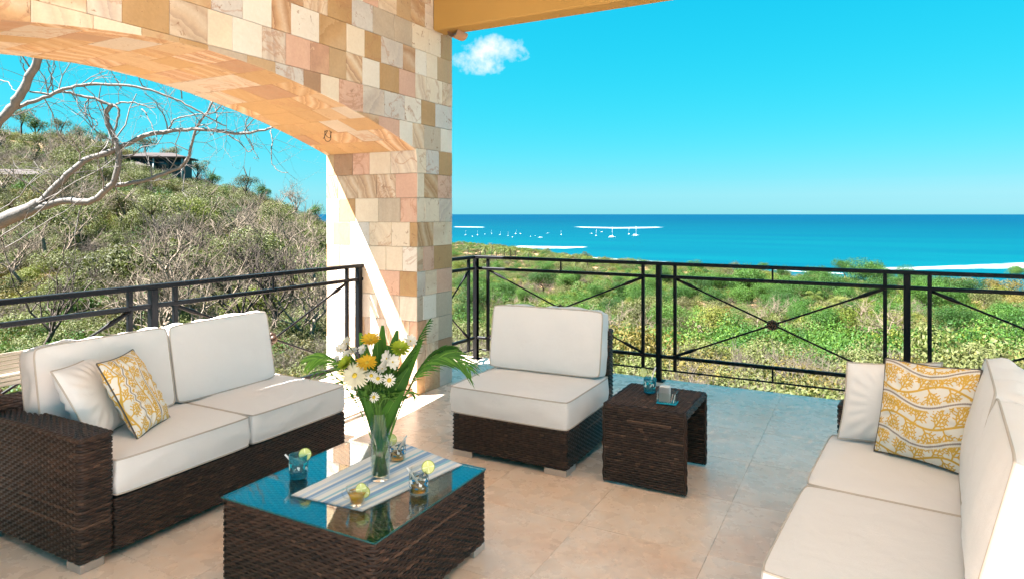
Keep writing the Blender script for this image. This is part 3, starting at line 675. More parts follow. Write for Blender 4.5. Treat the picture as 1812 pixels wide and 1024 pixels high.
# ------------------------------------------------------------------ houses on the hill, boats
def hill_house():
    p = at(283, 311, 146); p = at(283, 301, 134); t = thing('hillside_house', 'two storey grey blue house with brown hip roofs near the top of the hill', 'house', (p.x, p.y, p.z), ANG+R(8))
    m = M(); m.smooth = False; m.box((-5.5, -3, -3), (5.2, 3, 2.2)); m.build('wall', 'wall_teal', t)
    m = M(); m.smooth = False; m.box((-9, -5, -3), (-1, -2.9, .2)); m.build('lower_wall', 'wall_teal', t)
    for lo, hi, z0, z1, nm in (((-6.3, -4.2), (6.2, 4), 2.2, 3.0, 'roof'), ((-9.8, -5.8), (-.2, -2.4), .2, .8, 'lower_roof')):
        m = M(); m.smooth = False; cx = (lo[0]+hi[0])/2; cy = (lo[1]+hi[1])/2; h = .45
        m.add([(lo[0], lo[1], z0), (hi[0], lo[1], z0), (hi[0], hi[1], z0), (lo[0], hi[1], z0), (lo[0], lo[1], z0+.25), (hi[0], lo[1], z0+.25), (hi[0], hi[1], z0+.25), (lo[0], hi[1], z0+.25), (cx-2.5, cy, z1+.5), (cx+2.5, cy, z1+.5)],
              [(0, 3, 2, 1), (0, 1, 5, 4), (1, 2, 6, 5), (2, 3, 7, 6), (3, 0, 4, 7), (4, 5, 9, 8), (5, 6, 9), (6, 7, 8, 9), (7, 4, 8)]); m.build(nm, 'roof_brown', t)
    for x0 in (-5, -2.4, .3, 2.8):
        m = M(); m.box((x0, -3.08, .1), (x0+2.1, -2.98, 1.9)); m.build('window', 'dark_pane', t)
    for x0 in (-8.4, -5.6, -3.2):
        m = M(); m.box((x0, -5.08, -1.8), (x0+1.8, -4.98, -.2)); m.build('window', 'dark_pane', t)
    for x0 in (.05, 5.4):
        m = M(); m.box((x0, -3.9, -3), (x0+.25, -3.65, 2.2)); m.build('column', 'white_paint', t)
hill_house()
def small_house(label, px, py, d, w, h, wall, roof, rz=0):
    p = at(px, py, d); p.z = ground((px-CX)/F*d, d)+.6; t = thing('small_house', label, 'house', p, ANG+rz)
    m = M(); m.smooth = False; m.box((-w/2, -1.5, -2), (w/2, 2, h)); m.build('wall', wall, t)
    m = M(); m.smooth = False; m.add([(-w/2-.4, -2, h), (w/2+.4, -2, h), (w/2+.4, 2.5, h), (-w/2-.4, 2.5, h), (-w/2, .2, h+.8), (w/2, .2, h+.8)], [(0, 1, 2, 3), (0, 1, 5, 4), (2, 3, 4, 5), (1, 2, 5), (3, 0, 4)]); m.build('roof', roof, t)
    for k in range(2):
        m = M(); x0 = -w/2+.5+k*w*.5; m.box((x0, -1.56, h-1.5), (x0+w*.25, -1.48, h-.5)); m.build('window', 'dark_pane', t)
small_house('long terracotta roofed building on the slope at the left edge', 22, 305, 85, 8, .9, 'wall_tan', 'roof_brown')
small_house('white walled house with a pale roof half hidden on the slope beside the pillar', 566, 392, 150, 4.2, .6, 'white_paint', 'bark_pale')
small_house('low white roofed shed just above the railing beside the pillar', 543, 462, 95, 3.2, .25, 'white_paint', 'white_paint')

def boat_meshes():
    h = M(); prof = [(-1, .30, .9), (-.6, .46, .75), (0, .5, .65), (.55, .36, .75), (.85, .15, .9), (1, .02, 1.0)]
    P = []
    for s, w, z in prof: P.append([(s*5.5, -w*3.2, z), (s*5.3, -w*2.6, .2), (s*5.1, 0, -.35), (s*5.3, w*2.6, .2), (s*5.5, w*3.2, z)])
    h.grid(P); h.add([q for r in P for q in (r[0], r[4])], [(2*i, 2*i+2, 2*i+3, 2*i+1) for i in range(5)]); h.add(P[0], [(0, 1, 2, 3, 4)])
    c = M(); c.smooth = False; c.bbox((-2.2, -.9, .7), (1.8, .9, 1.55), .25)
    mast = M(); mast.tube([(.6, 0, .7), (.6, 0, 15.5)], [.16, .09], 6); mast.tube([(.6, 0, 2.2), (-3.6, 0, 2.4)], [.13, .2], 6)
    cat = M()
    for sy in (-1, 1): cat.grid([[(q[0]*1.15, q[1]*.35+sy*2.6, q[2]*1.3) for q in r] for r in P]); cat.add([(q[0]*1.15, q[1]*.35+sy*2.6, q[2]*1.3) for r in P for q in (r[0], r[4])], [(2*i, 2*i+2, 2*i+3, 2*i+1) for i in range(5)])
    cat.smooth = False; cat.box((-4.5, -2.6, .75), (3.5, 2.6, 1.15)); cc = M(); cc.smooth = False; cc.bbox((-3.6, -1.9, 1.15), (1.6, 1.9, 2.3), .4)
    return h.mesh('hull', 'hull_white', False), c.mesh('cabin', 'hull_white'), mast.mesh('mast', 'hull_white'), cat.mesh('hull', 'hull_white'), cc.mesh('cabin', 'hull_white')
BH, BC, BM, KH, KC = boat_meshes()
def boat(px, py, s, label, kind='sail', rz=None, group=None):
    s *= .85
    p = sea_pt(px, py); t = thing('catamaran' if kind == 'cat' else 'sailing_boat' if kind == 'sail' else 'motor_boat', label, 'boat', p, rr(0, 6.28) if rz is None else rz, group)
    link('hull', KH if kind == 'cat' else BH, t, scl=(s,)*3)
    if kind != 'motor': link('mast', BM, t, scl=(s, s, s*(1.1 if kind == 'cat' else 1)))
    link('cabin', KC if kind == 'cat' else BC, t, scl=(s,)*3)
boat(1083, 420.5, 1.25, 'white catamaran moored nearest the shore, its mast crossing the surf line', 'cat', 1.1)
boat(1113, 415, .95, 'white sailing boat directly left of the tallest masted boat', 'sail', 2.2); boat(1125, 417.5, 1.25, 'white catamaran at the right of the moored boats with the tallest mast', 'cat', .7)
boat(1047, 414, .8, 'low white motor boat left of the slim masted boat', 'motor', .4); boat(1055, 418, .95, 'slim masted white boat between two low motor boats', 'sail', 1.6); boat(1065, 411, .8, 'low white motor boat just right of the slim masted boat', 'motor', .4)
boat(956.5, 421, .95, 'white boat nearest the breaking wave in the bay', 'motor', 1.0)
for i, (px, py, k) in enumerate([(824, 416, 'sail'), (845, 416, 'sail'), (836, 419, 'motor'), (858, 415, 'motor'), (870, 414, 'sail'), (885, 416, 'sail'), (899, 418, 'sail'), (907, 420, 'motor'), (913, 414, 'sail'), (921, 414, 'motor'), (939, 419, 'motor'), (947, 418, 'motor'), (969, 413, 'motor'), (993, 416, 'sail')]):
    boat(px, py, .62, 'tiny white boat moored in the far left of the bay', k, None, 'small boats moored in the bay')

# ------------------------------------------------------------------ terrace floor
def terrace():
    x0, x1, y0, y1 = -4.35, 5.3, -2.6, 5.93
    root = bpy.data.objects.new('terrace_floor', None); C.objects.link(root); tag(root, 'polished beige travertine terrace floor', kind='structure')
    m = M(); m.smooth = False; m.box((x0, y0, -.5), (x1, y1, -.008)); m.build('floor_slab', 'grout', root)
    m = M(); m.smooth = False; m.box((x0, -8, -.5), (9, y0-.003, 0)); m.box((x1+.003, y0, -.5), (9, y1, 0)); m.build('unseen_bounce_paving', 'bounce_pale', root)  # out-of-view paving added to bounce sunlight in under the roof
    S = .61; g = .0006; meshes = {}
    i0 = math.floor((x0+.61)/S); j0 = math.floor((y0-3.57)/S)
    for i in range(i0, 12):
        for j in range(j0, 6):
            a0 = max(-.61+i*S, x0); a1 = min(-.61+(i+1)*S, x1); b0 = max(3.57+j*S, y0); b1 = min(3.57+(j+1)*S, y1)
            if a1-a0 < .03 or b1-b0 < .03: continue
            key = (round(a1-a0, 3), round(b1-b0, 3))
            if key not in meshes:
                m = M(); m.smooth = False; m.bbox((g, g, -.02), (key[0]-g, key[1]-g, 0), .0006); meshes[key] = m.mesh('floor_tile', 'travertine')
            link('floor_tile', meshes[key], root, (a0, b0, rr(-.0002, .0002)))
terrace()

# ------------------------------------------------------------------ stone arch wall
XI, XO, YS, YE = -3.26, -4.26, 4.412, 4.935
def arch(y):
    k = abs(y-2.35)/2.06
    return 2.03+.395*(1-k**1.75) if k < 1 else 2.03
def stone_tile(quad, n, th, proud, tone=None):
    """quad: ring of front points (bottom left ... ) ; n outward normal"""
    m = M(); m.smooth = False; m.cur = rt() if tone is None else (tone, random.random(), random.random()); n = Vector(n); c = sum((Vector(q) for q in quad), Vector())/len(quad)
    back = [Vector(q)-n*th for q in quad]; mid = [Vector(q)+n*(proud-.0022) for q in quad]; fr = []
    for q in quad:
        q = Vector(q); d = (c-q); L = d.length; fr.append(q+d*min(.0035/max(L, .01), .3)+n*proud)
    k = len(quad); m.add(back+mid+fr, [tuple(range(2*k, 3*k))]+[(i, (i+1) % k, k+(i+1) % k, k+i) for i in range(k)]+[(k+i, k+(i+1) % k, 2*k+(i+1) % k, 2*k+i) for i in range(k)])
    return m
def arch_wall():
    root = thing('stone_arch_wall', 'thick wall clad in mottled sandstone tiles with a wide low arch', 'wall', (0, 0, 0))
    Y0, ZT = -1.2, 4.6; b = .016
    # core: profile in (y,z) extruded in x
    YL = 1.12; ys = [YL-b+(YS+b-YL+b)*i/40 for i in range(41)]
    m = M(); m.smooth = False
    xi, xo = XI-b, XO+b
    top = [[(x, y, arch(y)+b) for y in ys] for x in (xo, xi)]
    m.grid(top)
    for x, flip in ((xi, False), (xo, True)):
        m.grid([[(x, y, arch(y)+b), (x, y, ZT)] for y in ys] if not flip else [[(x, y, ZT), (x, y, arch(y)+b)] for y in ys])
    m.box((xo, Y0, -.02), (xi, YL-b, ZT)); m.box((xo, YS+b, -.02), (xi, YE-b, ZT)); m.add([(xo, Y0, ZT), (xi, Y0, ZT), (xi, YE, ZT), (xo, YE, ZT)], [(0, 1, 2, 3)])
    m.build('wall_core', 'mortar', root)
    H = .2045; g = .0012; tiles = []; rs = random.Random(21)
    def widths(a0, a1, lo=.15, hi=.27):
        out = []; a = a0+rs.uniform(-.15, -.02)
        while a < a1-.001:
            e = a+rs.uniform(lo, hi)
            if a1-e < .07: e = a1
            if e > a0+.03: out.append((max(a, a0), min(e, a1)))
            a = e
        return out
    def emit(q, n, tone=None):
        tiles.append(stone_tile(q, n, b, rs.uniform(0, .0030), tone))
    nr = int(3.75/H)+1
    for r in range(nr):          # inner face, facing the terrace
        z0, z1 = r*H, (r+1)*H
        for a0, a1 in widths(1.25 if z1 > 2.03 else YS, YE):
            n = 7; yy = [a0+g+(a1-a0-2*g)*i/(n-1) for i in range(n)]; lo = [max(z0+g, (arch(y) if y < YS else -1)+.0005) for y in yy]
            if min(lo) >= z1-.015: continue
            keep = [(y, l) for y, l in zip(yy, lo) if l < z1-.004]
            if len(keep) < 2: continue
            if max(lo) <= z0+g+1e-6: ring = [(XI, yy[0], z0+g), (XI, yy[-1], z0+g), (XI, yy[-1], z1-g), (XI, yy[0], z1-g)]
            else: ring = [(XI, y, l) for y, l in keep]+[(XI, keep[-1][0], z1-g), (XI, keep[0][0], z1-g)]
            emit(ring, (1, 0, 0))
    for r in range(10):          # jamb, facing -Y
        z0, z1 = r*H, min((r+1)*H, 2.03)
        if z1-z0 < .03: continue
        for a0, a1 in widths(XO, XI, .17, .27): emit([(a0+g, YS, z0+g), (a1-g, YS, z0+g), (a1-g, YS, z1-g), (a0+g, YS, z1-g)], (0, -1, 0))
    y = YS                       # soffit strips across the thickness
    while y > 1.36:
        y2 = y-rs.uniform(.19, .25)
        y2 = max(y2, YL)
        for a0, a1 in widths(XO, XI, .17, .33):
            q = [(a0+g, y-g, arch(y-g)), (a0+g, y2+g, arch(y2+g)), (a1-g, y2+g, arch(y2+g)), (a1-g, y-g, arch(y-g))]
            n = Vector((0, 0, -1)); sl = (arch(y)-arch(y2))/(y-y2); n = Vector((0, sl, -1)).normalized(); emit(q, n, rs.choice((.2, .22, .25, .75, .85, .93)))  # soffit tones kept to darker ochres, offsetting bright bounce light in the colour
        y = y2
    def size(m):
        c = Vector(m.v[0]); d = -c.x*SA+c.y*CA; v = [Vector(q) for q in m.v]; return max((v[0]-v[2]).length, .01)/max(d, .5)
    tiles.sort(key=size, reverse=True)
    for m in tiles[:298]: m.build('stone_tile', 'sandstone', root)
    rest = M(); rest.smooth = False
    def join(m):
        bi = len(rest.v); rest.v += m.v; rest.f += [tuple(bi+i for i in f) for f in m.f]; rest.t += m.t
    for m in tiles[298:]: join(m)
    # end of the pillar, outer face and the unseen near part
    for r in range(19):
        z0, z1 = r*H, (r+1)*H
        for a0, a1 in widths(XO, XI): join(stone_tile([(a1-g, YE, z0+g), (a0+g, YE, z0+g), (a0+g, YE, z1-g), (a1-g, YE, z1-g)], (0, 1, 0), b, .001))
        for a0, a1 in widths(Y0, YL if z1 < 2.3 else 1.25):
            if z0 < 2.45 and z1 > 2.25 and a1 > YL:
                if z0 < max(arch(a0), arch(a1)): continue
            join(stone_tile([(XI, a0+g, z0+g), (XI, a1-g, z0+g), (XI, a1-g, z1-g), (XI, a0+g, z1-g)], (1, 0, 0), b, .001))
        for a0, a1 in widths(YS, YE)+widths(Y0, YL) if z1 < 2.1 else widths(Y0, YE):
            if z1 >= 2.1 and a1 > YL and a0 < YS and z0 < 2.45: continue
            join(stone_tile([(XO, a1-g, z0+g), (XO, a0+g, z0+g), (XO, a0+g, z1-g), (XO, a1-g, z1-g)], (-1, 0, 0), b, .001))
        z1 = min(z1, 2.28)
        if z1-z0 > .05:
            for a0, a1 in widths(XO, XI): join(stone_tile([(a1-g, YL, z0+g), (a0+g, YL, z0+g), (a0+g, YL, z1-g), (a1-g, YL, z1-g)], (0, 1, 0), b, .001))
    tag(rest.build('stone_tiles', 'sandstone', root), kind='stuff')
arch_wall()
def roof():
    root = thing('terrace_roof', 'ochre plastered roof beam and ceiling over the terrace', 'roof', (0, 0, 0))
    m = M(); m.smooth = False; m.bbox((XI+.003, 4.63, 3.07), (5.6, 4.82, 3.95), .012); m.build('beam', 'stucco', root)
    m = M(); m.smooth = False; m.box((XI+.003, -.3, 3.78), (5.6, 4.627, 3.95)); m.build('ceiling', 'ceiling_paint', root)  # ceiling stops short behind the camera, letting sun reach floor for bounce light
    m = M(); P = []
    for i in range(9):
        a = math.pi*i/8; P.append([(-3.10+.055*math.cos(a), y, 3.068-.055*math.sin(a)) for y in (4.70, 4.86)])
    m.grid(P); P2 = [[(q[0]*.86+(-3.10)*.14, q[1], 3.068+(q[2]-3.068)*.86) for q in r] for r in P]; m.grid(P2[::-1])
    m.add([r[1] for r in P]+[r[1] for r in P2], [(i, i+1, 9+i+1, 9+i) for i in range(8)]); m.build('clay_spout', 'clay', root)
roof()
def wire():
    p = Vector((-3.8, 3.948, arch(3.948))); m = M(); pts = []
    for i in range(15):
        a = i/14*2*math.pi; w = .028*math.sin(a); pts.append(p+Vector((w*CA+.004*math.sin(3*a), w*SA, -.045+.045*math.cos(a))))
    m.tube(pts, .0028, 6); pts = [q+Vector((.012*math.sin(i), .01, -.002*i % 3*.01)) for i, q in enumerate(pts)]; m.tube(pts, .0022, 6); m.tube([p, p+Vector((-.03, -.02, -.07))], .0025, 6)
    tag(m.build('wire_loop', 'black_wire'), 'loop of loose black cable hanging from the underside of the arch', 'cable')
wire()

# ------------------------------------------------------------------ railings
def railing(label, A, B, posts, endposts=(True, True)):
    A = Vector((*A, 0)); B = Vector((*B, 0)); D = (B-A); L = D.length; rz = math.atan2(D.y, D.x); t = thing('iron_railing', label, 'railing', A, rz)
    def rail(nm, z0, z1, w):
        m = M(); m.smooth = False; m.bbox((-.015, -w/2, z0), (L+.015, w/2, z1), .004); m.build(nm, 'iron', t)
    rail('top_rail', 1.04, 1.07, .052); rail('upper_rail', .925, .953, .034); rail('lower_rail', .210, .238, .034); rail('bottom_rail', .096, .110, .016)
    def bar(nm, x, w, z0, z1):
        m = M(); m.smooth = False; m.bbox((x-w/2, -w/2, z0), (x+w/2, w/2, z1), .003); m.build(nm, 'iron', t)
    ends = []
    for x, kind in posts:
        if kind in ('post', 'endpost'):
            bar('post', x, .046, 0, 1.04)
            m = M(); m.smooth = False; m.bbox((x-.05, -.05, 0), (x+.05, .05, .008), .002); m.build('post_foot', 'iron', t)
        for sg in (-1, 1):
            xx = x+sg*.146
            if 0 < xx < L and kind == 'post' or (kind == 'endpost' and .05 < xx < L-.05): bar('side_bar', xx, .028, .104, 1.04)
    for i in range(len(posts)-1):
        x0 = posts[i][0]+(.146 if posts[i][1] != 'none' else 0); x1 = posts[i+1][0]-(.146 if posts[i+1][1] != 'none' else 0); xm = (x0+x1)/2
        for z0, z1 in ((.953, 1.04), (.110, .210)): bar('spacer', xm, .014, z0, z1)
        zt, zb, zm = .925, .238, .5815
        for (xa, za, xb, zb_) in ((x0, zt, x1, zb), (x0, zb, x1, zt)):
            m = M(); y = .006 if za == zt else -.006; n = 24; pts = []; rad = []
            for k in range(n+1):
                s = k/n; pts.append((xa+(xb-xa)*s, y, za+(zb_-za)*s)); e = min(s, 1-s); q = .008
                if e < .075: q = .0125
                if .075 <= e < .115: q = .0165
                rad.append(q)
            m.tube(pts, rad, 8); m.build('brace', 'iron', t)
        m = M()
        for k in range(8):
            a = k*math.pi/4; m.lathe([(.001, .022), (.013, .018), (.017, .006), (.013, -.006), (.001, -.01)], 8, (xm+.030*math.cos(a), 0, 0))
            cnt = 5*8; s0 = len(m.v)-cnt
            for q in range(s0, len(m.v)):
                x, yv, z = m.v[q]; m.v[q] = (x, -z-.012 if True else 0, yv+zm+.030*math.sin(a))
        s0 = len(m.v); m.lathe([(.001, .034), (.014, .030), (.024, .018), (.028, .0), (.024, -.02), (.001, -.028)], 12)
        for q in range(s0, len(m.v)): x, yv, z = m.v[q]; m.v[q] = (x+xm, -z, yv+zm)
        m.build('rosette', 'bronze', t)
    return t
railing('black iron railing between the stone pillar and the left edge, behind the sofa', (-3.85, YS-.012), (-3.85, 1.15), [(.03, 'endpost'), (1.89, 'post'), (3.40, 'none')])
railing('short black iron railing from the stone pillar to the terrace corner', (-3.565, YE+.012), (-3.565, 5.78), [(-.14, 'none'), (.90, 'post')])
railing('long black iron railing along the seaward edge of the terrace', (-3.565, 5.844), (5.2, 5.844), [(0, 'post'), (1.93, 'post'), (3.85, 'post'), (5.77, 'post'), (7.69, 'post')])

# ------------------------------------------------------------------ wicker
ROW, PITCH = .0128, .0245
def weave(m, surf, Ls, Lt, seed=0, amp=.0031, row=ROW, pitch=PITCH):
    """strands run along s, rows step along t; surf(s,t)->(point, normal)"""
    rs = random.Random(seed); nr = max(1, round(Lt/row)); nc = max(2, round(Ls/pitch)); rw = Lt/nr; pw = Ls/nc; K = 3
    for r in range(nr):
        t0 = r*rw; j = rs.uniform(-.0007, .0007); base = len(m.v); n = nc*K+1; tone = rs.gauss(0, .10)
        for i in range(n):
            s = i*pw/K; ph = math.cos(math.pi*(i/K+r)); ph = math.copysign(abs(ph)**.55, ph); h = amp*ph
            for k, (f, hh) in enumerate(((.03, h*.5-.0030), (.32, h+.0007), (.68, h+.0007), (.97, h*.5-.0030))):
                p, nn = surf(min(s, Ls), t0+f*rw+j); m.v.append(tuple(p+nn*hh))
        cell = [min(1, max(0, rs.gauss(.48, .16)+tone)) for _ in range(nc+2)]
        if rs.random() < .06:
            for q in range(rs.randrange(nc), min(nc, rs.randrange(nc)+3)): cell[q] = 1
        for i in range(n-1):
            for k in range(3):
                a = base+i*4+k; m.f.append((a, a+4, a+5, a+1)); m.t.append((cell[(i+(r % 2)*2)//K], .5, .5))
def ring_surf(x0, y0, x1, y1, z0, r=.022):
    """vertical wall around a rounded rectangle, s=0 at the front left corner, going counter clockwise seen from above"""
    segs = []; cs = [(x1-r, y0+r, -90), (x1-r, y1-r, 0), (x0+r, y1-r, 90), (x0+r, y0+r, 180)]
    pts = []
    for cx, cy, a0 in cs:
        for k in range(5):
            a = R(a0+90*k/4); pts.append((Vector((cx+r*math.cos(a), cy+r*math.sin(a), 0)), Vector((math.cos(a), math.sin(a), 0))))
    pts = [pts[-1]]+pts[:-1]+[pts[-1]]
    L = [0]
    for i in range(len(pts)-1): L.append(L[-1]+(pts[i+1][0]-pts[i][0]).length)
    def surf(s, t):
        import bisect
        i = min(max(bisect.bisect_right(L, s)-1, 0), len(pts)-2); f = (s-L[i])/max(L[i+1]-L[i], 1e-9); p = pts[i][0].lerp(pts[i+1][0], f); n = pts[i][1].lerp(pts[i+1][1], f).normalized()
        return Vector((p.x, p.y, z0+t)), n
    return surf, L[-1]
def flat_surf(o, u, v):
    o = Vector(o); u = Vector(u).normalized(); v = Vector(v).normalized(); n = u.cross(v)
    return lambda s, t: (o+u*s+v*t, n)
def wicker_block(name, lo, hi, parent, seed, top=False, inset=.006, r=.022):
    m = M(); sf, L = ring_surf(lo[0], lo[1], hi[0], hi[1], lo[2], r); weave(m, sf, L, hi[2]-lo[2]-(.008 if top else 0), seed)
    m.cur = (.02, .5, .5); m.box((lo[0]+inset+.004, lo[1]+inset+.004, lo[2]+.002), (hi[0]-inset-.004, hi[1]-inset-.004, hi[2]-inset-.003))
    if top:
        e = .010; weave(m, flat_surf((lo[0]+e, lo[1]+e, hi[2]), (1, 0, 0), (0, 1, 0)), hi[0]-lo[0]-2*e, hi[1]-lo[1]-2*e, seed+1)
        for k in range(2):     # braided rim
            q = .008; P = [(lo[0]+q, lo[1]+q), (hi[0]-q, lo[1]+q), (hi[0]-q, hi[1]-q), (lo[0]+q, hi[1]-q)]; pts = []
            for i in range(4):
                a = Vector((*P[i], hi[2]-.006)); b = Vector((*P[(i+1) % 4], hi[2]-.006)); n = int((b-a).length/.012)
                d = (b-a).normalized(); sd = Vector((d.y, -d.x, 0))
                for j in range(n):
                    ph = j*1.05+k*math.pi; pts.append(a.lerp(b, j/n)+sd*(.0035*math.cos(ph))+Vector((0, 0, .0035*math.sin(ph))))
            m.cur = (.5+.15*k, .5, .5); m.tube(pts, .0062, 5, closed=True)
    return m.build(name, 'wicker', parent)
def foot(parent, x, y, sx, sy, leg=.10, h=.036):   # angled steel foot at a corner; sx, sy point inwards
    m = M(); m.smooth = False
    m.bbox((min(x, x+sx*leg), min(y, y+sy*.022), 0), (max(x, x+sx*leg), max(y, y+sy*.022), h), .002); m.bbox((min(x, x+sx*.022), min(y+sy*.0225, y+sy*leg), 0), (max(x, x+sx*.022), max(y+sy*.0225, y+sy*leg), h), .002)
    m.build('metal_foot', 'steel', parent)

# ------------------------------------------------------------------ cushions
def cushion(name, size, mt, parent, puff=.028, bulge=.010, wr=.004, seed=0, n=30, mat='cushion_fabric', pipe='piping', label=None, prad=.0042, sag=0):
    Lx, Ly, T = size; m = M(); mt = mt.copy()
    def edge(u, v):
        c = .013*(abs(u)*abs(v))**9; return Vector((Lx/2*u*(1-c/Lx*1.6), Ly/2*v*(1-c/Ly*1.6), 0))
    def wob(p, k): return noise.noise((p.x*5+seed*7.3, p.y*5, p.z*5+k))*wr+noise.noise((p.x*13+seed, p.y*13, p.z*9+k))*wr*.35
    def face(sg):
        rows = []
        for i in range(n+1):
            row = []
            for j in range(n+1):
                u = math.sin(math.pi/2*(2*i/n-1)); v = math.sin(math.pi/2*(2*j/n-1)); p = edge(u, v)
                e = (1-u**6)**.8*(1-v**6)**.8; e2 = min(1, (1-abs(u))*9)*min(1, (1-abs(v))*9)
                ru = 1-min(1, (1-max(abs(u), abs(v)))*Lx/2/.05)
                crease = math.sin((math.atan2(v, u))*26+seed)*.0038*max(0, ru)
                z = T/2+puff*e*(1-.15*(u*u+v*v)) + wob(p, sg)*e2+crease*e2; z -= sag*math.exp(-(u*u+v*v)*3)
                row.append(Vector((p.x, p.y, sg*z)))
            rows.append(row)
        return rows
    top = face(1); bot = face(-1); m.grid(top); m.grid(bot[::-1])
    loop = [(i, 0) for i in range(n)]+[(n, j) for j in range(n)]+[(i, n) for i in range(n, 0, -1)]+[(0, j) for j in range(n, 0, -1)]
    G = []
    for (i, j) in loop:
        a = top[i][j]; b = bot[i][j]; nn = Vector((a.x/Lx, a.y/Ly, 0))
        u = a.x/(Lx/2); v = a.y/(Ly/2); nn = Vector((u if abs(u) > .97 else 0, v if abs(v) > .97 else 0, 0))
        if nn.length > 0: nn.normalize()
        col = []
        for k in range(7):
            f = k/6; p = b.lerp(a, f); w = math.sin(math.pi*f); p = p+nn*(bulge*w+noise.noise((p.x*9+seed, p.y*9, p.z*14))*wr*2.2*w); col.append(p)
        G.append(col)
    m.grid(G, True)
    m.v = [tuple(mt @ Vector(q)) for q in m.v]
    o = m.build(name, mat, parent)
    if label: o['label'] = label
    pm = M()
    for rows in (top, bot): pm.tube([mt @ rows[i][j] for (i, j) in loop], prad, 6, closed=True)
    pm.build('piping', pipe, o)
    return o

def sofa_left():
    t = thing('left_sofa', 'x', 'sofa'); t.name = 'wicker_sofa'; t['label'] = 'dark wicker two seat sofa with off white cushions in front of the left railing'; t['category'] = 'sofa'
    wicker_block('wicker_base', (-3.66, 1.70, .038), (-2.873, 3.145, .262), t, 1)
    wicker_block('armrest', (-3.66, 1.553, .038), (-2.873, 1.697, .562), t, 2, True)
    # backrest, its top rolled outwards
    prof = [(-3.60, .26), (-3.605, .36), (-3.61, .48), (-3.615, .57), (-3.625, .605), (-3.645, .622), (-3.67, .628), (-3.69, .622), (-3.705, .605), (-3.712, .5), (-3.715, .4), (-3.718, .2), (-3.72, .05)]
    L = [0]
    for i in range(len(prof)-1): L.append(L[-1]+math.hypot(prof[i+1][0]-prof[i][0], prof[i+1][1]-prof[i][1]))
    def surf(s, tt):
        i = 0
        while i < len(L)-2 and L[i+1] < tt: i += 1
        f = (tt-L[i])/(L[i+1]-L[i]); a, b = prof[i], prof[i+1]; d = Vector((b[0]-a[0], 0, b[1]-a[1])).normalized(); n = Vector((d.z, 0, -d.x))
        return Vector((a[0]+(b[0]-a[0])*f, 1.555+s, a[1]+(b[1]-a[1])*f)), n
    m = M(); weave(m, surf, 1.585, L[-1], 5)
    m.cur = (.02, .5, .5); q = [(x+(.006 if i > 7 else -.006), z-.006*(i in (6, 7, 8))) for i, (x, z) in enumerate(prof)]
    b = [(x, 1.56, z) for x, z in q]+[(x, 3.135, z) for x, z in q]; k = len(q); m.add(b, [tuple(range(k)), tuple(range(2*k-1, k-1, -1))]+[(i, i+k, i+1+k, i+1) for i in range(k-1)]); m.build('backrest', 'wicker', t)
    for x, y, sx, sy in ((-2.877, 1.557, -1, 1), (-2.877, 3.141, -1, -1), (-3.655, 1.557, 1, 1), (-3.655, 3.141, 1, -1)): foot(t, x, y, sx, sy)
    def T(x, y, z): return Matrix.Translation((x, y, z))
    cushion('seat_cushion', (.74, .715, .150), T(-3.243, 2.062, .350), t, .012, .008, .006, 1)
    cushion('seat_cushion', (.74, .715, .150), T(-3.243, 2.787, .350), t, .012, .008, .006, 2)
    lean = Matrix.Rotation(R(-101), 4, 'Y')        # local z (thickness) towards the seat, leaning back
    def back(y, s, w=.70):
        mt = T(-3.495, y, .640) @ Matrix.Rotation(R(79), 4, 'Y'); cushion('back_cushion', (.435, w, .130), mt, t, .013, .008, .010, s)
    back(2.005, 3, .675); back(2.70, 4, .69)
    return t
sofa_left()

def slatted_chair():
    t = thing('slatted_chair', 'pale slatted wooden chair back standing in the sun behind the left sofa armrest', 'chair', (-3.74, 1.50, 0)); o = Vector(t.location)
    a = Vector((-3.664, 0, .668)); b = Vector((-3.81, 0, .805)); d = (b-a).normalized(); n = Vector((-d.z, 0, d.x)); n = n if n.z > 0 else -n; L = (b-a).length; k = 8
    for i in range(k):
        c = a+d*(L*(i+.5)/k); m = M(); m.smooth = False; mt = Matrix.Translation(Vector((c.x, 1.50, c.z))-o) @ Matrix(((d.x, 0, n.x), (0, 1, 0), (d.z, 0, n.z))).to_4x4(); m.box((-.0085, -.335, -.004), (.0085, .335, .004), mt); m.build('slat', 'pale_wood', t)
    for y in (1.20, 1.80):
        m = M(); m.smooth = False; mt = Matrix.Translation(Vector(((a.x+b.x)/2, y, (a.z+b.z)/2))-o-n*.012) @ Matrix(((d.x, 0, n.x), (0, 1, 0), (d.z, 0, n.z))).to_4x4(); m.box((-L/2, -.015, -.008), (L/2, .015, .007), mt); m.build('back_stile', 'pale_wood', t)
        for x, zt in ((-3.755, .72), (-3.805, .775)):
            m = M(); m.smooth = False; m.bbox((x-.012-o.x, y-.012-o.y, 0), (x+.012-o.x, y+.012-o.y, zt-.03), .002); m.build('leg', 'pale_wood', t)
slatted_chair()
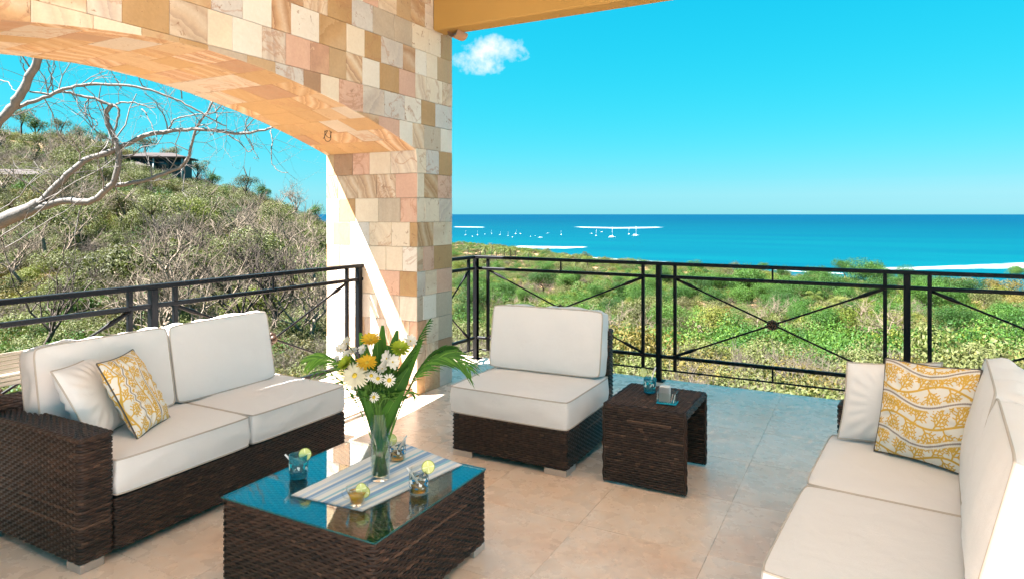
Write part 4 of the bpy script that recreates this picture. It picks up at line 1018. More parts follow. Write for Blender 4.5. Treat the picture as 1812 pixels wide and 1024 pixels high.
def lounge_chair():
    t = thing('wicker_lounge_chair', 'armless dark wicker lounge chair with off white cushions beside the seaward railing', 'chair')
    x0, x1, y0 = -2.275, -1.495, 3.44; y1 = y0+.80
    wicker_block('wicker_base', (x0, y0, .038), (x1, y1, .262), t, 11)
    wicker_block('backrest', (x0+.0, y1-.095, .265), (x1+.0, y1-.0, .725), t, 12, True)
    for x, y, sx, sy in ((x0+.004, y0+.004, 1, 1), (x1-.004, y0+.004, -1, 1), (x0+.004, y1-.004, 1, -1), (x1-.004, y1-.004, -1, -1)): foot(t, x, y, sx, sy, .14)
    T = Matrix.Translation
    cushion('seat_cushion', (.80, .70, .155), T(((x0+x1)/2, y0+.338, .350)), t, .012, .008, .004, 5)
    mt = T(((x0+x1)/2-.02, y1-.175, .645)) @ Matrix.Rotation(R(2.5), 4, 'Z') @ Matrix.Rotation(R(80), 4, 'X'); cushion('back_cushion', (.80, .425, .13), mt, t, .012, .010, .011, 6)
lounge_chair()

def right_sofa():
    t = thing('wicker_sofa', 'wicker sofa with bright white cushions running along the right edge, sea behind it', 'sofa', (-.205, 2.87, 0), R(-5.2))
    wicker_block('wicker_base', (.02, -.775, .038), (.80, .722, .262), t, 21)
    wicker_block('armrest', (.02, .725, .038), (.80, .865, .565), t, 22, True)
    wicker_block('backrest', (.803, -.775, .038), (.895, .865, .70), t, 23, True)
    for x, y, sx, sy in ((.024, -.771, 1, 1), (.024, .861, 1, -1), (.89, -.771, -1, 1), (.89, .861, -1, -1)): foot(t, x, y, sx, sy)
    T = Matrix.Translation
    for y, s in ((.355, 7), (-.392, 8)): cushion('seat_cushion', (.76, .712 if y > 0 else .765, .150), T((.375, y, .348)), t, .014, .010, .008, s)
    for y, w, s, dz in ((.352, .70, 9, 0), (-.425, .70, 10, .008)):
        mt = T((.630, y, .648+dz)) @ Matrix.Rotation(R(-77), 4, 'Y'); cushion('back_cushion', (.44, w, .14), mt, t, .02, .012, .012, s)
right_sofa()

# ------------------------------------------------------------------ loose pillows
def coral(n):
    g = np.linspace(0, 1, n); X, Y = np.meshgrid(g, g, indexing='ij'); D = np.full((n, n), 9.0); G = np.full((n, n), 9.0); rs = random.Random(4)
    def seg(A, a, b, w):
        ax, ay = a; bx, by = b; dx, dy = bx-ax, by-ay; L2 = dx*dx+dy*dy+1e-9; m = .03
        i0, i1 = int((min(ax, bx)-m)*n), int((max(ax, bx)+m)*n)+1; j0, j1 = int((min(ay, by)-m)*n), int((max(ay, by)+m)*n)+1; i0, j0 = max(i0, 0), max(j0, 0); i1, j1 = min(i1, n), min(j1, n)
        if i0 >= i1 or j0 >= j1: return
        x = X[i0:i1, j0:j1]; y = Y[i0:i1, j0:j1]; t = np.clip(((x-ax)*dx+(y-ay)*dy)/L2, 0, 1); d = np.hypot(x-ax-t*dx, y-ay-t*dy)-w; A[i0:i1, j0:j1] = np.minimum(A[i0:i1, j0:j1], d)
    def branch(p, a, L, w, dep):
        q = p; st = 4 if dep > 1 else 2
        for k in range(st):
            a2 = a+rs.uniform(-.12, .12); r = (q[0]+math.cos(a2)*L/st, q[1]+math.sin(a2)*L/st); seg(D, q, r, w); q = r
            if dep > 0:
                for sg in (-1, 1): branch(q, a+sg*rs.uniform(.75, .95), L*(.44 if dep > 1 else .46)*(1-.13*k), w*.82, dep-1)
    for yc, ph in ((.05, 2.0), (.40, .3), (.72, 2.6), (1.03, .9)):
        f = lambda x: yc+.055*math.sin(2*math.pi*x*1.15+ph)
        xs = np.linspace(-.05, 1.05, 60)
        for a, b in zip(xs[:-1], xs[1:]): seg(D, (a, f(a)), (b, f(b)), .011)
        for k, x in enumerate(np.arange(-.04, 1.02, .10)):
            s = 1 if k % 2 else -1; branch((x, f(x)), s*(math.pi/2-.5), .185, .0086, 2)
    for yc, ph in ((.225, 1.2), (.60, 1.2), (.92, 1.2)):
        f = lambda x: yc+.06*math.sin(2*math.pi*x*1.05+ph)
        xs = np.linspace(-.05, 1.05, 160)
        for i, (a, b) in enumerate(zip(xs[:-1], xs[1:])): seg(G, (a, f(a)), (b, f(b)), .006+.0035*(i % 3 == 0))
    near = np.clip((G-.012)/.01, 0, 1); col = np.ones((n, n, 4)); white = np.array([.76, .72, .66]); gold = np.array([.66, .40, .07]); grey = np.array([.30, .25, .23])
    g1 = (np.clip(-D/.003+.5, 0, 1)*near)[..., None]; col[..., :3] = white*(1-g1)+gold*g1; g2 = np.clip(-G/.003+.5, 0, 1)[..., None]; col[..., :3] = col[..., :3]*(1-g2)+grey*g2
    return col
CORAL = coral(260)
def pillow(name, label, c, thick, printed=False, seed=0, pipe=None, roty=False):
    """c: corners bottom-left, bottom-right, top-right, top-left; normal = bottom x up"""
    c = [Vector(q) for q in c]; n = 260 if printed else 40; N = (c[1]-c[0]).cross(c[3]-c[0]).normalized(); base = (c[0]+c[1])/2
    V = [[], []]
    for s in (0, 1):
        for i in range(n):
            for j in range(n):
                u = i/(n-1)*2-1; v = j/(n-1)*2-1
                uu = u*(1-.055*(1-v*v)*(abs(u)**3)); vv = v*(1-.06*(1-u*u)*(abs(v)**3)); a = (uu+1)/2; b = (vv+1)/2
                p = (c[0]*(1-a)+c[1]*a)*(1-b)+(c[3]*(1-a)+c[2]*a)*b
                e = max(0, (1-abs(u)**2.4))*max(0, (1-abs(v)**2.4)); h = thick/2*e**.55
                ang = math.atan2(v, u); rad = max(abs(u), abs(v)); cr = math.sin(ang*19+seed*3)*.0035*min(1, max(0, (rad-.45))*3)*(1-rad)*6 if rad < 1 else 0
                h += (noise.noise((u*2.2+seed, v*2.2, s))*.007+cr)*min(1, e*3)
                V[s].append(p+N*(h if s else -h))
    vs = [q-base for q in V[0]+V[1]]; fs = []; K = n*n
    for i in range(n-1):
        for j in range(n-1):
            a = i*n+j; fs.append((a+K, a+n+K, a+n+1+K, a+1+K)); fs.append((a, a+1, a+n+1, a+n))
    m = M(); m.v = [tuple(q) for q in vs]; m.f = fs; m.t = [(.5,)*3]*len(fs); me = m.mesh(name, 'coral_print' if printed else 'pillow_fabric', True)
    if printed:
        at_ = me.attributes.new('Col', 'FLOAT_COLOR', 'POINT'); cc = CORAL if not roty else CORAL.transpose(1, 0, 2)[::1]; at_.data.foreach_set('color', np.concatenate([cc.reshape(-1, 4), cc.reshape(-1, 4)]).astype(np.float32).ravel())
    o = link(name, me, None, base); tag(o, label, 'pillow')
    loop = [(i, 0) for i in range(0, n-1)]+[(n-1, j) for j in range(0, n-1)]+[(i, n-1) for i in range(n-1, 0, -1)]+[(0, j) for j in range(n-1, 0, -1)]
    loop = loop[::(6 if printed else 1)]; pm = M(); pm.tube([vs[i*n+j] for i, j in loop], .0042, 6, closed=True); pm.build('piping', pipe or 'piping', o)
    return o
nL = Vector((.855, .52, 0))
a = Vector((-3.04, 1.905, .432)); b = Vector((-3.215, 2.19, .432)); up = Vector((0, 0, .362))-nL*.19
pillow('scatter_pillow', 'gold coral patterned pillow leaning in the corner of the left sofa', [a, b, b+up, a+up], .125, True, 1, 'dark_piping', True)
a = Vector((-3.09, 1.79, .432)); b = Vector((-3.29, 2.09, .432)); up = Vector((0, 0, .345))-nL*.19
pillow('scatter_pillow', 'plain off white pillow squeezed between the left sofa armrest and the gold pillow', [a-nL*.06, b-nL*.06, b+up-nL*.06, a+up-nL*.06], .15, False, 2)
def raypl(px, py, p0, n):
    o = Vector((0, 0, EYE)); d = cw((px-CX)/F, 1, (HZ-py)/F); return o+d*((Vector(p0)-o).dot(n)/d.dot(n))
bl = onz(1541, 799, .44); br = onz(1706, 846, .44); h = (br-bl).normalized(); back = Vector((-h.y, h.x, 0)); up = (Vector((0, 0, 1))+back*.28).normalized(); nn = h.cross(up)
q = [bl, br, raypl(1733, 655, bl, nn), raypl(1562, 634, bl, nn)]; q = [v+back*.03 for v in q]
pillow('scatter_pillow', 'gold coral patterned pillow with dark piping on the right sofa', q, .13, True, 3, 'dark_piping')
bl2 = onz(1480, 776, .44)+back*.06; bl2 = onz(1482, 774, .44)
up2 = (Vector((0, 0, 1))+back*.12).normalized(); dl = (h+back*.45).normalized(); q2 = [bl2, bl2+dl*.40, bl2+dl*.40+up2*.40, raypl(1499, 640, bl2, h.cross(up2))]
pillow('scatter_pillow', 'plain white pillow between the armrest of the right sofa and its gold pillow', q2, .10, False, 4)

# ------------------------------------------------------------------ tables
def coffee_table():
    x0, x1, y0, y1, zt = -2.29, -1.497, 1.782, 2.54, .352; t = thing('coffee_table', 'low square dark wicker coffee table with a glass top', 'table')
    wicker_block('wicker_body', (x0, y0, .034), (x1, y1, zt), t, 31, True)
    for x, y, sx, sy in ((x0+.004, y0+.004, 1, 1), (x1-.004, y0+.004, -1, 1), (x0+.004, y1-.004, 1, -1), (x1-.004, y1-.004, -1, -1)): foot(t, x, y, sx, sy, .09, .032)
    m = M(); m.smooth = False; m.box((x0+.001, y0+.001, zt+.0035), (x1-.001, y1-.001, zt+.0095)); g = m.build('glass_top', 'table_glass', t)
    m = M(); m.smooth = False; e = .0012
    for lo, hi in (((x0, y0-e), (x1, y0)), ((x0, y1), (x1, y1+e)), ((x0-e, y0), (x0, y1)), ((x1, y0), (x1+e, y1))): m.box((lo[0], lo[1], zt+.0035), (hi[0], hi[1], zt+.0095))
    m.build('polished_edge', 'glass_edge', g)
    return zt+.0096
ZT = coffee_table()
def side_table():
    x0, x1, y0, y1, zt = -1.292, -.838, 3.49, 4.02, .442; t = thing('wicker_side_table', 'dark wicker side table shaped like an upturned U next to the lounge chair', 'side table', ((x0+x1)/2, (y0+y1)/2, 0))
    ox, oy = t.location.x, t.location.y; r = .035; w, d = (x1-x0)/2, (y1-y0)/2; th = .042
    def path(off, z_bot):
        P = [(-d+off, z_bot)]; rr_ = max(r-off, .006)
        for k in range(7): a = R(180-90*k/6); P.append((-d+off+rr_+rr_*math.cos(a), zt-off-rr_+rr_*math.sin(a)))
        for k in range(7): a = R(90-90*k/6); P.append((d-off-rr_+rr_*math.cos(a), zt-off-rr_+rr_*math.sin(a)))
        P.append((d-off, z_bot)); return P
    def surf_of(P, flip, X0, sgn):
        L = [0]
        for i in range(len(P)-1): L.append(L[-1]+math.hypot(P[i+1][0]-P[i][0], P[i+1][1]-P[i][1]))
        def surf(s, tt):
            i = 0
            while i < len(L)-2 and L[i+1] < tt: i += 1
            f = (tt-L[i])/(L[i+1]-L[i]); a, b = P[i], P[i+1]; dy, dz = b[0]-a[0], b[1]-a[1]; q = math.hypot(dy, dz); n = Vector((0, -dz/q, dy/q))*(-1 if flip else 1)
            return Vector((X0+s*sgn, a[0]+dy*f, a[1]+dz*f)), n
        return surf, L[-1]
    m = M(); po = path(0, .012); pi = path(th, .012)
    sf, L = surf_of(po, False, -w+.006, 1); weave(m, sf, 2*w-.012, L, 41); sf, L = surf_of(pi, True, w-.006, -1); weave(m, sf, 2*w-.012, L, 42)
    pc = path(.006, .014); pd = path(th-.006, .014); m.cur = (.03, .5, .5)
    for x, fl in ((-w+.004, 0), (w-.004, 1)):
        v = [(x, a, b) for a, b in pc]+[(x, a, b) for a, b in pd]; k = len(pc); f = [(i, i+1, k+i+1, k+i) for i in range(k-1)]; m.add(v, f if fl else [q[::-1] for q in f])
    for P in (pc, pd): m.grid([[(-w+.004, a, b), (w-.004, a, b)] for a, b in P])
    m.build('wicker_shell', 'wicker', t)
    m = M()
    for x in (-w, w):
        for off in (.004, .014, .024, .034):
            P = path(off, .012); pts = []; 
            for i in range(len(P)-1):
                n = max(1, int(math.hypot(P[i+1][0]-P[i][0], P[i+1][1]-P[i][1])/.016))
                for k in range(n): f = k/n; pts.append(Vector((x+.003*math.sin((len(pts)+off*300)*1.2), P[i][0]*(1-f)+P[i+1][0]*f, P[i][1]*(1-f)+P[i+1][1]*f)))
            pts.append(Vector((x, *P[-1]))); m.cur = (rr(.35, .6), .5, .5); m.tube(pts, .0062, 5)
    m.build('wicker_edge', 'wicker', t)
side_table()

def runner():
    # slightly skewed striped cloth
    c = [Vector((*onz(515, 876, ZT).xy, 0)), Vector((*onz(641, 904, ZT).xy, 0)), Vector((*onz(818, 822, ZT).xy, 0)), Vector((*onz(708, 782, ZT).xy, 0))]
    n = 30; m = M(); top = []; 
    for i in range(n+1):
        row = []
        for j in range(n+1):
            u, v = i/n, j/n; p = (c[0]*(1-u)+c[1]*u)*(1-v)+(c[3]*(1-u)+c[2]*u)*v; z = ZT+.0022+.0014*(noise.noise((p.x*14, p.y*14, 2))+.6)
            row.append(Vector((p.x, p.y, z)))
        top.append(row)
    m.grid(top); m.v += [(x, y, ZT+.0004) for x, y, z in m.v]; K = (n+1)**2
    for i in range(n):
        for j in range(n): a = i*(n+1)+j+K; m.f.append((a, a+1, a+n+2, a+n+1)); m.t.append((0, 0, 0))
    for i in range(n):
        for a, b in ((i*(n+1), (i+1)*(n+1)), (i*(n+1)+n, (i+1)*(n+1)+n), (i, i+1), (n*(n+1)+i, n*(n+1)+i+1)): m.f.append((a, b, b+K, a+K)); m.t.append((0, 0, 0))
    o = m.build('table_runner', 'runner_cloth'); a = o.data.attributes.new('uvx', 'FLOAT_COLOR', 'POINT')
    a.data.foreach_set('color', [c for s in (0, 1) for i in range(n+1) for j in range(n+1) for c in (i/n, j/n, 0, 1)]); tag(o, 'white cloth with blue stripes lying across the glass coffee table', 'table runner')
runner()

def tumbler(label, px, py, z0, drink, glass, prt, straw_px, lime_px, r=.040, h=.098, fill=.035):
    p = onz(px, py, z0+.001); t = thing('drinking_glass', label, 'glass', p)
    m = M(); m.lathe([(.001, .0), (r*.90, .0), (r*.94, .004), (r, h), (r-.0018, h), (r*.94-.002, .009), (.001, .008)], 32); m.build('tumbler', glass, t)
    m = M(); m.lathe([(.001, .0092), (r*.94-.003, .0095), (r*.96-.003, fill), (.001, fill)], 32); m.build('drink', drink, t)
    m = M(); m.lathe([(r*.955+.0007, .028), (r*.985+.0007, .068)], 40); m.build('printed_band', prt, t)
    m = M(); rs = random.Random(int(px)); m.smooth = False
    for k in range(5):
        a = rs.uniform(0, 6.28); q = Vector((math.cos(a)*r*.45, math.sin(a)*r*.45, fill+rs.uniform(-.006, .018))); mt = Matrix.Translation(q) @ Matrix.Rotation(rs.uniform(0, 3), 4, Vector((rs.random(), rs.random(), 1))); m.box((-.009, -.009, -.009), (.009, .009, .009), mt)
    m.build('ice_cubes', 'clear_glass', t)
    Rv = Vector((CA, SA, 0)); base = Vector(p)
    if straw_px:
        dx = (straw_px[0])/F*2.8; dz = straw_px[1]/F*2.8; e = base+Rv*dx+Vector((0, 0, h+dz)); s = base-Rv*dx*.35+Vector((0, 0, .012)); m = M(); d = (e-s)
        m.tube([Vector((0, 0, 0)), d*.5, d], .0042, 10, cap=False); o = m.build('drinking_straw', 'straw_white', loc=s); tag(o, 'white straw standing in the '+label.replace(',', '')+'', 'straw')
    if lime_px:
        s = Vector(base)+Rv*(lime_px[0]/F*2.8)+Vector((0, 0, h+lime_px[1]/F*2.8)); nrm = (Vector((SA, -CA, 0))*1+Rv*.3+Vector((0, 0, .25))).normalized(); o = thing('lime_slice', 'lime slice on the '+label.replace(',', '').replace('patterned ', ''), 'lime slice', s)
        o.rotation_euler = nrm.to_track_quat('Z', 'Y').to_euler(); m = M(); m.lathe([(.001, -.0025), (.0245, -.0025), (.0245, .0025), (.001, .0025)], 28)
        for k in range(len(m.t)): m.t[k] = ((k % 28) % 7 == 0, 0, 0)
        m.build('flesh', 'lime_flesh', o, False); m = M(); m.lathe([(.0246, -.003), (.027, -.002), (.027, .002), (.0246, .003)], 28); m.build('rind', 'lime_rind', o)
tumbler('turquoise patterned glass, left on the coffee table', 528, 843, ZT, 'blue_drink', 'blue_glass', 'tumbler_print_aqua', (-24, 0), (12, 0))
tumbler('patterned glass of amber drink, right of the striped cloth', 741, 871, ZT, 'amber_drink', 'clear_glass', 'tumbler_print', (-20, 2), (16, 3))
tumbler('patterned glass of amber drink, half hidden behind the vase', 703, 813, ZT, 'amber_drink', 'clear_glass', 'tumbler_print', (18, 6), (-12, -2))
def teacup():
    p = onz(632, 890, ZT+.004); t = thing('glass_cup', 'clear glass cup of amber drink with lime at the front of the striped cloth', 'cup', p)
    m = M(); m.lathe([(.001, 0), (.028, 0), (.030, .004), (.032, .03), (.044, .066), (.0425, .066), (.0305, .032), (.028, .008), (.001, .007)], 32); m.build('cup_bowl', 'clear_glass', t)
    m = M(); m.lathe([(.001, .0075), (.0275, .0082), (.0300, .032), (.036, .047), (.001, .047)], 32); m.build('drink', 'amber_drink', t)
    m = M(); Rv = Vector((CA, SA, 0)); m.tube([-Rv*.036+Vector((0, 0, .048)), -Rv*.056+Vector((0, 0, .056)), -Rv*.060+Vector((0, 0, .040)), -Rv*.050+Vector((0, 0, .022)), -Rv*.031+Vector((0, 0, .020))], .003, 8); m.build('cup_handle', 'clear_glass', t)
    for k, (dx, dz, lab) in enumerate(((.016, .058, 'lime slice standing up in the clear glass cup'), (.030, .045, 'lime slice tucked low at the right of the clear glass cup'))):
        o = thing('lime_slice', lab, 'lime slice', Vector(p)+Rv*dx+Vector((0, 0, dz))); o.rotation_euler = (R(75), R(15*k), ANG+R(10-25*k)); m = M(); m.lathe([(.001, -.0025), (.020, -.0025), (.020, .0025), (.001, .0025)], 24)
        for q in range(len(m.t)): m.t[q] = ((q % 24) % 6 == 0, 0, 0)
        m.build('flesh', 'lime_flesh', o, False); m = M(); m.lathe([(.0201, -.003), (.022, 0), (.0201, .003)], 24); m.build('rind', 'lime_rind', o)
teacup()
tumbler('aqua glass on the wicker side table', 1150, 693, .450, 'blue_drink', 'blue_glass', 'tumbler_print_aqua', (14, 26), (-17, 13), .037, .085)
def napkin_box():
    p = onz(1181, 712, .450); t = thing('napkin_holder', 'clear holder with a turquoise base on the wicker side table', 'napkin holder', p, R(4))
    m = M(); m.smooth = False; m.bbox((-.055, -.04, 0), (.055, .04, .008), .003); m.build('holder_base', 'acrylic_blue', t)
    m = M(); m.smooth = False
    for lo, hi in (((-.053, -.038), (.053, -.035)), ((-.053, .035), (.053, .038)), ((-.053, -.0345), (-.050, .0345)), ((.050, -.0345), (.053, .0345))): m.box((lo[0], lo[1], .0085), (hi[0], hi[1], .062))
    m.build('clear_sides', 'clear_glass', t)
    o = thing('paper_napkins', 'stack of white paper napkins standing in the clear holder', 'napkins', Vector(p)+Vector((-.018, 0, .009)), R(4))
    for k in range(7):
        m = M(); x = -.024+k*.008; n = 6; P = [[(x+.003*math.sin(i*.6)+.002*(j/6), -.030+.06*i/n, .082*j/6+(.006*math.sin(math.pi*i/n) if j == 6 else 0)) for j in range(7)] for i in range(n+1)]; m.grid(P); Q = [[(q[0]+.006, q[1], q[2]) for q in r] for r in P]; m.grid(Q[::-1]); m.add([r[-1] for r in P]+[r[-1] for r in Q], [(i, n+1+i, n+2+i, i+1) for i in range(n)]); m.build('napkin', 'napkin', o)
    for k, (mt, lab) in enumerate((('packet_pink', 'pink sugar packet beside the napkins in the clear holder'), ('napkin', 'white sugar packet beside the napkins in the clear holder'))):
        m = M(); m.smooth = False; m.bbox((-.002, -.018, 0), (.002, .018, .040), .001); q = m.build('sugar_packet', mt, loc=Vector(p)+Vector((.022+.013*k, -.004, .0095))); q.rotation_euler = (0, R(12), R(10)); tag(q, lab, 'sugar packet')
napkin_box()

# ------------------------------------------------------------------ vase and bouquet
VP = onz(673, 846, ZT+.004); DV = VP.dot(Vector((-SA, CA, 0))); PXM = DV/F
def vp(dx, py, dd=0.0):      # dx px right of the vase axis, image row py, dd metres farther
    z = EYE-(py-HZ)/F*(DV+dd); return Vector((VP.x+CA*dx*PXM-SA*dd, VP.y+SA*dx*PXM+CA*dd, z))
def vase():
    t = thing('glass_vase', 'tall clear cylinder vase on the striped cloth', 'vase', VP); r = .041; H = .285
    m = M(); m.lathe([(.001, 0), (r-.004, 0), (r, .005), (r, H), (r-.0025, H), (r-.0025, .022), (r-.008, .016), (.001, .015)], 40); m.build('cylinder', 'vase_glass', t)
    m = M(); m.lathe([(.001, .0165), (r-.0085, .017), (r-.0035, .024), (r-.0035, .21), (.001, .21)], 40); m.build('vase_water', 'water', t)
vase()
def stem(m, top, r=.0022, seed=0):
    rs = random.Random(seed); a = rs.uniform(0, 6.28); b = VP+Vector((math.cos(a)*.03, math.sin(a)*.03, .02)); nk = VP+Vector((math.cos(a+2.6)*.022, math.sin(a+2.6)*.022, .27)); top = Vector(top)
    pts = []
    for i in range(13):
        s = i/12
        if s < .4: q = b.lerp(nk, s/.4)
        else:
            f = (s-.4)/.6; ctrl = nk+(nk-b)*.35+Vector((0, 0, .04)); q = (nk*(1-f)+ctrl*f)*(1-f)+(ctrl*(1-f)+top*f)*f
        pts.append(q)
    m.tube(pts, r, 6); return pts
def flower(name, label, cat, dx, py, dd, rad, petals, mat, eye=None, face=(0, -.75, .5), cup=.15, layers=1, width=.22, seed=0, er=.28):
    top = vp(dx, py, dd); t = thing(name, label, cat, top); rs = random.Random(seed); fw = Vector((SA, -CA, 0)); Rv = Vector((CA, SA, 0)); n = (fw*(-face[1])+Rv*face[0]+Vector((0, 0, face[2]))).normalized(); q = n.to_track_quat('Z', 'Y').to_matrix()
    m = M(); m.cur = (.6, .5, .5); P = stem(m, top-n*.004, seed=seed); m.v = [tuple(Vector(v)-top) for v in m.v]; m.build('stem', 'vase_stem', t)
    m = M()
    for ly in range(layers):
        k0 = petals; rl = rad*(1-.20*ly); wk = 1.0 if petals < 10 else .56
        for k in range(k0):
            a = 2*math.pi*k/k0+ly*.2+rs.uniform(-.08, .08); L = rl*rs.uniform(.86, 1.08); w = rad*width*wk*rs.uniform(.85, 1.15); lift = cup+ly*.28+rs.uniform(-.08, .08)
            d = Vector((math.cos(a), math.sin(a), 0)); sd = Vector((-math.sin(a), math.cos(a), 0)); m.cur = (rs.random(),)*3; z = lambda s: lift*L*s-.22*L*s*s
            rows = [[q @ (d*L*s+sd*w*ww*e+Vector((0, 0, z(s)+abs(e)*.08*w))) for e in (-1, 0, 1)] for s, ww in ((.12, .25), (.4, .8), (.75, 1.0), (.93, .7), (1.0, .15))]
            m.grid(rows)
    m.build('petals', mat, t)
    if eye:
        m = M(); m.lathe([(.0005, rad*.16), (rad*er*.6, rad*.14), (rad*er, rad*.05), (rad*er*.95, -.001)], 14); m.v = [tuple(q @ Vector(v)) for v in m.v]; m.build('eye', eye, t)
flower('daisy', 'largest white daisy, front left of the bouquet', 'daisy', -38, 664, -.07, .062, 26, 'petal_cream', 'daisy_eye', (-.2, -.8, .45), .12, 2, .13, 1, .2)
flower('yellow_flower', 'yellow bloom at the very top of the bouquet', 'flower', -16, 603, -.01, .042, 22, 'petal_yellow', 'daisy_eye', (0, -.45, .8), .5, 2, .2, 2, .3)
flower('yellow_flower', 'spiky yellow bloom in the middle of the bouquet', 'flower', -17, 642, -.07, .046, 22, 'petal_yellow', 'daisy_eye', (0, -.5, .7), .35, 2, .14, 3, .25)
flower('green_flower', 'lime green bloom at the left of the bouquet', 'flower', -55, 644, -.04, .036, 24, 'petal_green', None, (-.4, -.6, .5), .7, 4, .2, 4)
flower('green_flower', 'lime green bloom at the right of the bouquet', 'flower', 37, 618, -.03, .042, 26, 'petal_green', None, (.2, -.55, .6), .6, 4, .18, 5)
for i, (dx, py, dd, r, lab) in enumerate(((-9, 664, -.08, .024, 'small white daisy right beside the largest daisy'), (3, 669, -.085, .025, 'small white daisy in the centre front of the bouquet'), (22, 672, -.08, .030, 'small white daisy at the right of the front row'), (-5, 702, -.075, .023, 'small white daisy hanging lowest over the vase'))):
    flower('daisy', lab, 'daisy', dx, py, dd, r, 15, 'petal_white', 'daisy_eye', (rr(-.3, .3), -.8, .3), .08, 1, .20, 20+i, .33)
for i, (dx, py, dd, r, lab) in enumerate(((-62, 608, .03, .030, 'white bloom at the upper left of the bouquet'), (-50, 622, .02, .022, 'small white bloom below the upper left one'), (-78, 634, .02, .016, 'small white bud at the far left of the bouquet'), (16, 634, -.05, .032, 'white lily like bloom between yellow and green blooms'), (8, 652, -.05, .026, 'pale white bloom just above the small daisies'), (52, 603, .02, .028, 'white bloom high at the right beside the lime green bloom'), (-70, 618, .0, .026, 'white bloom at the left edge of the bouquet'), (-58, 628, -.02, .020, 'small cream bud above the lime green bloom on the left'), (26, 640, -.06, .030, 'large pale petal cluster right of the middle yellow bloom'), (-30, 618, .0, .024, 'white bloom tucked behind the top yellow bloom'))):
    flower('white_flower', lab, 'flower', dx, py, dd, r*1.1, 9, 'petal_white', 'daisy_eye', (rr(-.6, .6), -.6, rr(.2, .8)), .45, 2, .20, 40+i, .16)
def stem_bunch():
    m = M(); rs = random.Random(77)
    for k in range(40):
        a = rs.uniform(0, 6.28); q = rs.uniform(.0, .032); m.cur = (rs.random(),)*3; top = vp(rs.uniform(-55, 55), rs.uniform(650, 715), rs.uniform(-.05, .05)); P = stem(m, top, rs.uniform(.002, .0042), 300+k); m.cur = (rs.random(),)*3
        for j in (5, 7, 8, 9, 10, 11):
            b = P[j]; d = Vector((rs.gauss(0, 1), rs.gauss(0, 1), rs.uniform(.2, 1.2))).normalized(); w = d.orthogonal().normalized()*.008
            if j > 5: m.add([b, b+d*.022+w, b+d*.05, b+d*.022-w], [(0, 1, 2, 3)])
    m.v = [tuple(Vector(v)-VP) for v in m.v]; o = m.build('greenery', 'vase_stem', None, loc=VP); tag(o, 'mass of thin green stems and small leaves filling the vase', kind='stuff')
stem_bunch()
def broad_leaf(label, tip, w, seed, base=None):
    t = thing('broad_leaf', label, 'leaf', VP+Vector((0, 0, .26))); b0 = VP+Vector((rr(-.015, .015), rr(-.015, .015), .03)); tp = vp(*tip); o = VP+Vector((0, 0, .26)); rows = []; m = M(); m.cur = (.45, .5, .5); mid = VP+Vector((0, 0, .30)); Rv = Vector((CA, SA, 0)); n = 16
    for i in range(n+1):
        s = i/n; p = (b0*(1-s)+mid*s)*(1-s)+(mid*(1-s)+tp*s)*s; ww = 1.05*w*(math.sin(math.pi*min(1, max(0, (s-.22)/.80)))**.8 if s > .22 else 0)+.002
        rows.append([p+Rv*ww*e+Vector((SA, -CA, 0))*(abs(e)*ww*.35)-o for e in (-1, -.5, 0, .5, 1)])
    m.grid(rows); m.build('blade', 'vase_leaf', t)
    m = M(); m.cur = (1, 1, 1); m.tube([r[2]+Vector((SA, -CA, 0))*.001 for r in rows], [.0022*(1-.6*i/n) for i in range(n+1)], 5); m.build('midrib', 'vase_leaf', t)
for i, (tip, w, lab) in enumerate((((-38, 588, .03), .030, 'dark broad leaf left of the top yellow bloom'), ((-10, 598, .05), .036, 'dark broad leaf behind the top yellow bloom'), ((28, 584, .03), .034, 'dark broad leaf right of the top yellow bloom'), ((52, 650, -.02), .040, 'wide dark leaf at the lower right of the bouquet'), ((12, 610, .02), .026, 'narrow dark leaf in the centre of the bouquet'), ((-30, 690, -.03), .022, 'short dark leaf low on the left over the vase rim'), ((44, 690, -.03), .026, 'short dark leaf low on the right over the vase rim'))):
    broad_leaf(lab, tip, w, i)
for i, (tip, w, lab) in enumerate((((-62, 625, .06), .030, 'dark leaf behind the lime green bloom at the left'), ((70, 600, .06), .034, 'dark leaf leaning out at the right behind the lime green bloom'), ((-2, 575, .08), .030, 'tallest dark leaf at the back of the bouquet'))):
    broad_leaf(lab, tip, w, i+20)
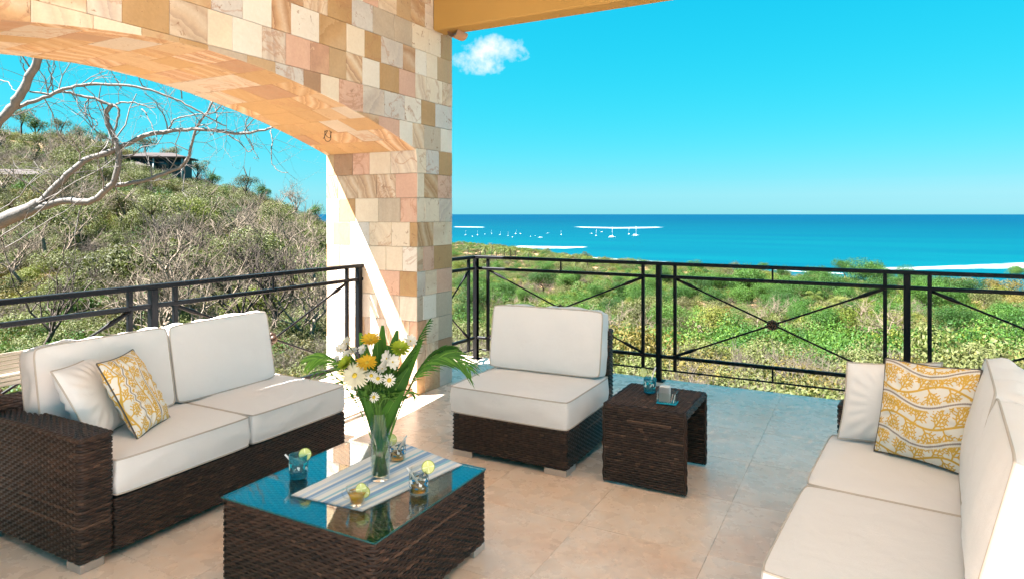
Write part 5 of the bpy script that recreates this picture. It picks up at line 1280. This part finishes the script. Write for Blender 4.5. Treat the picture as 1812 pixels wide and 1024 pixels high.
def frond(label, tip, droop, n, L, seed, mid=None, both=True):
    t = thing('palm_frond', label, 'palm frond', VP+Vector((0, 0, .26))); rs = random.Random(seed); o = VP+Vector((0, 0, .26)); tp = vp(*tip); a = VP+Vector((0, 0, .03)); c = vp(*mid) if mid else (VP+Vector((0, 0, .3))).lerp(tp, .45)+Vector((0, 0, droop)); pts = []
    for i in range(25):
        s = i/24; pts.append((a*(1-s)+c*s)*(1-s)+(c*(1-s)+tp*s)*s-o)
    m = M(); m.cur = (.7, .5, .5); m.tube(pts, [.0032*(1-.75*i/24) for i in range(25)], 5); m.build('rachis', 'vase_leaf', t)
    m = M()
    for k in range(n):
        s = .42+.57*k/n; i = int(s*24); f = s*24-i; b = pts[i].lerp(pts[min(i+1, 24)], f); d = (pts[min(i+1, 24)]-pts[i]).normalized()
        for sg in (-1, 1) if both else (1,):
            side = Vector((CA, SA, 0)).cross(d).normalized(); side = (Vector((0, 0, 1))*sg*.9+Vector((SA, -CA, 0))*.5*sg); m.cur = (rs.random(),)*3; l = 1.15*L*(math.sin(math.pi*(.12+.86*k/n))**.6)*rs.uniform(.85, 1.1); P = []
            dd = (d*1.0+side*.55).normalized(); w0 = .0032
            for j in range(6):
                q = j/5; p = b+dd*l*q+Vector((0, 0, -.45*l*q*q))+Vector((rs.gauss(0, .001),)*3); ww = w0*math.sin(math.pi*(.15+.84*q)); wv = dd.cross(Vector((SA, -CA, 0))).normalized(); P.append([p-wv*ww, p, p+wv*ww])
            m.grid(P)
    m.build('leaflets', 'vase_leaf', t)
frond('palm frond arching left over the end of the sofa', (-132, 640, .02), .10, 26, .10, 1, (-50, 595, .02)); frond('palm frond arching right past the stone pillar', (158, 655, .03), .12, 34, .13, 2, (70, 560, .0)); frond('palm frond pointing up to the right beside the pillar', (88, 562, .05), .02, 20, .07, 3, (30, 650, .02))
frond('second palm frond below the one arching right', (135, 622, .06), .10, 28, .10, 6, (60, 590, .05))
frond('thin palm frond drooping low on the left of the vase', (-120, 662, -.05), .06, 8, .05, 4, (-50, 630, 0)); frond('thin curled palm frond drooping low on the right of the vase', (62, 705, -.03), .05, 6, .05, 5, (45, 650, 0))
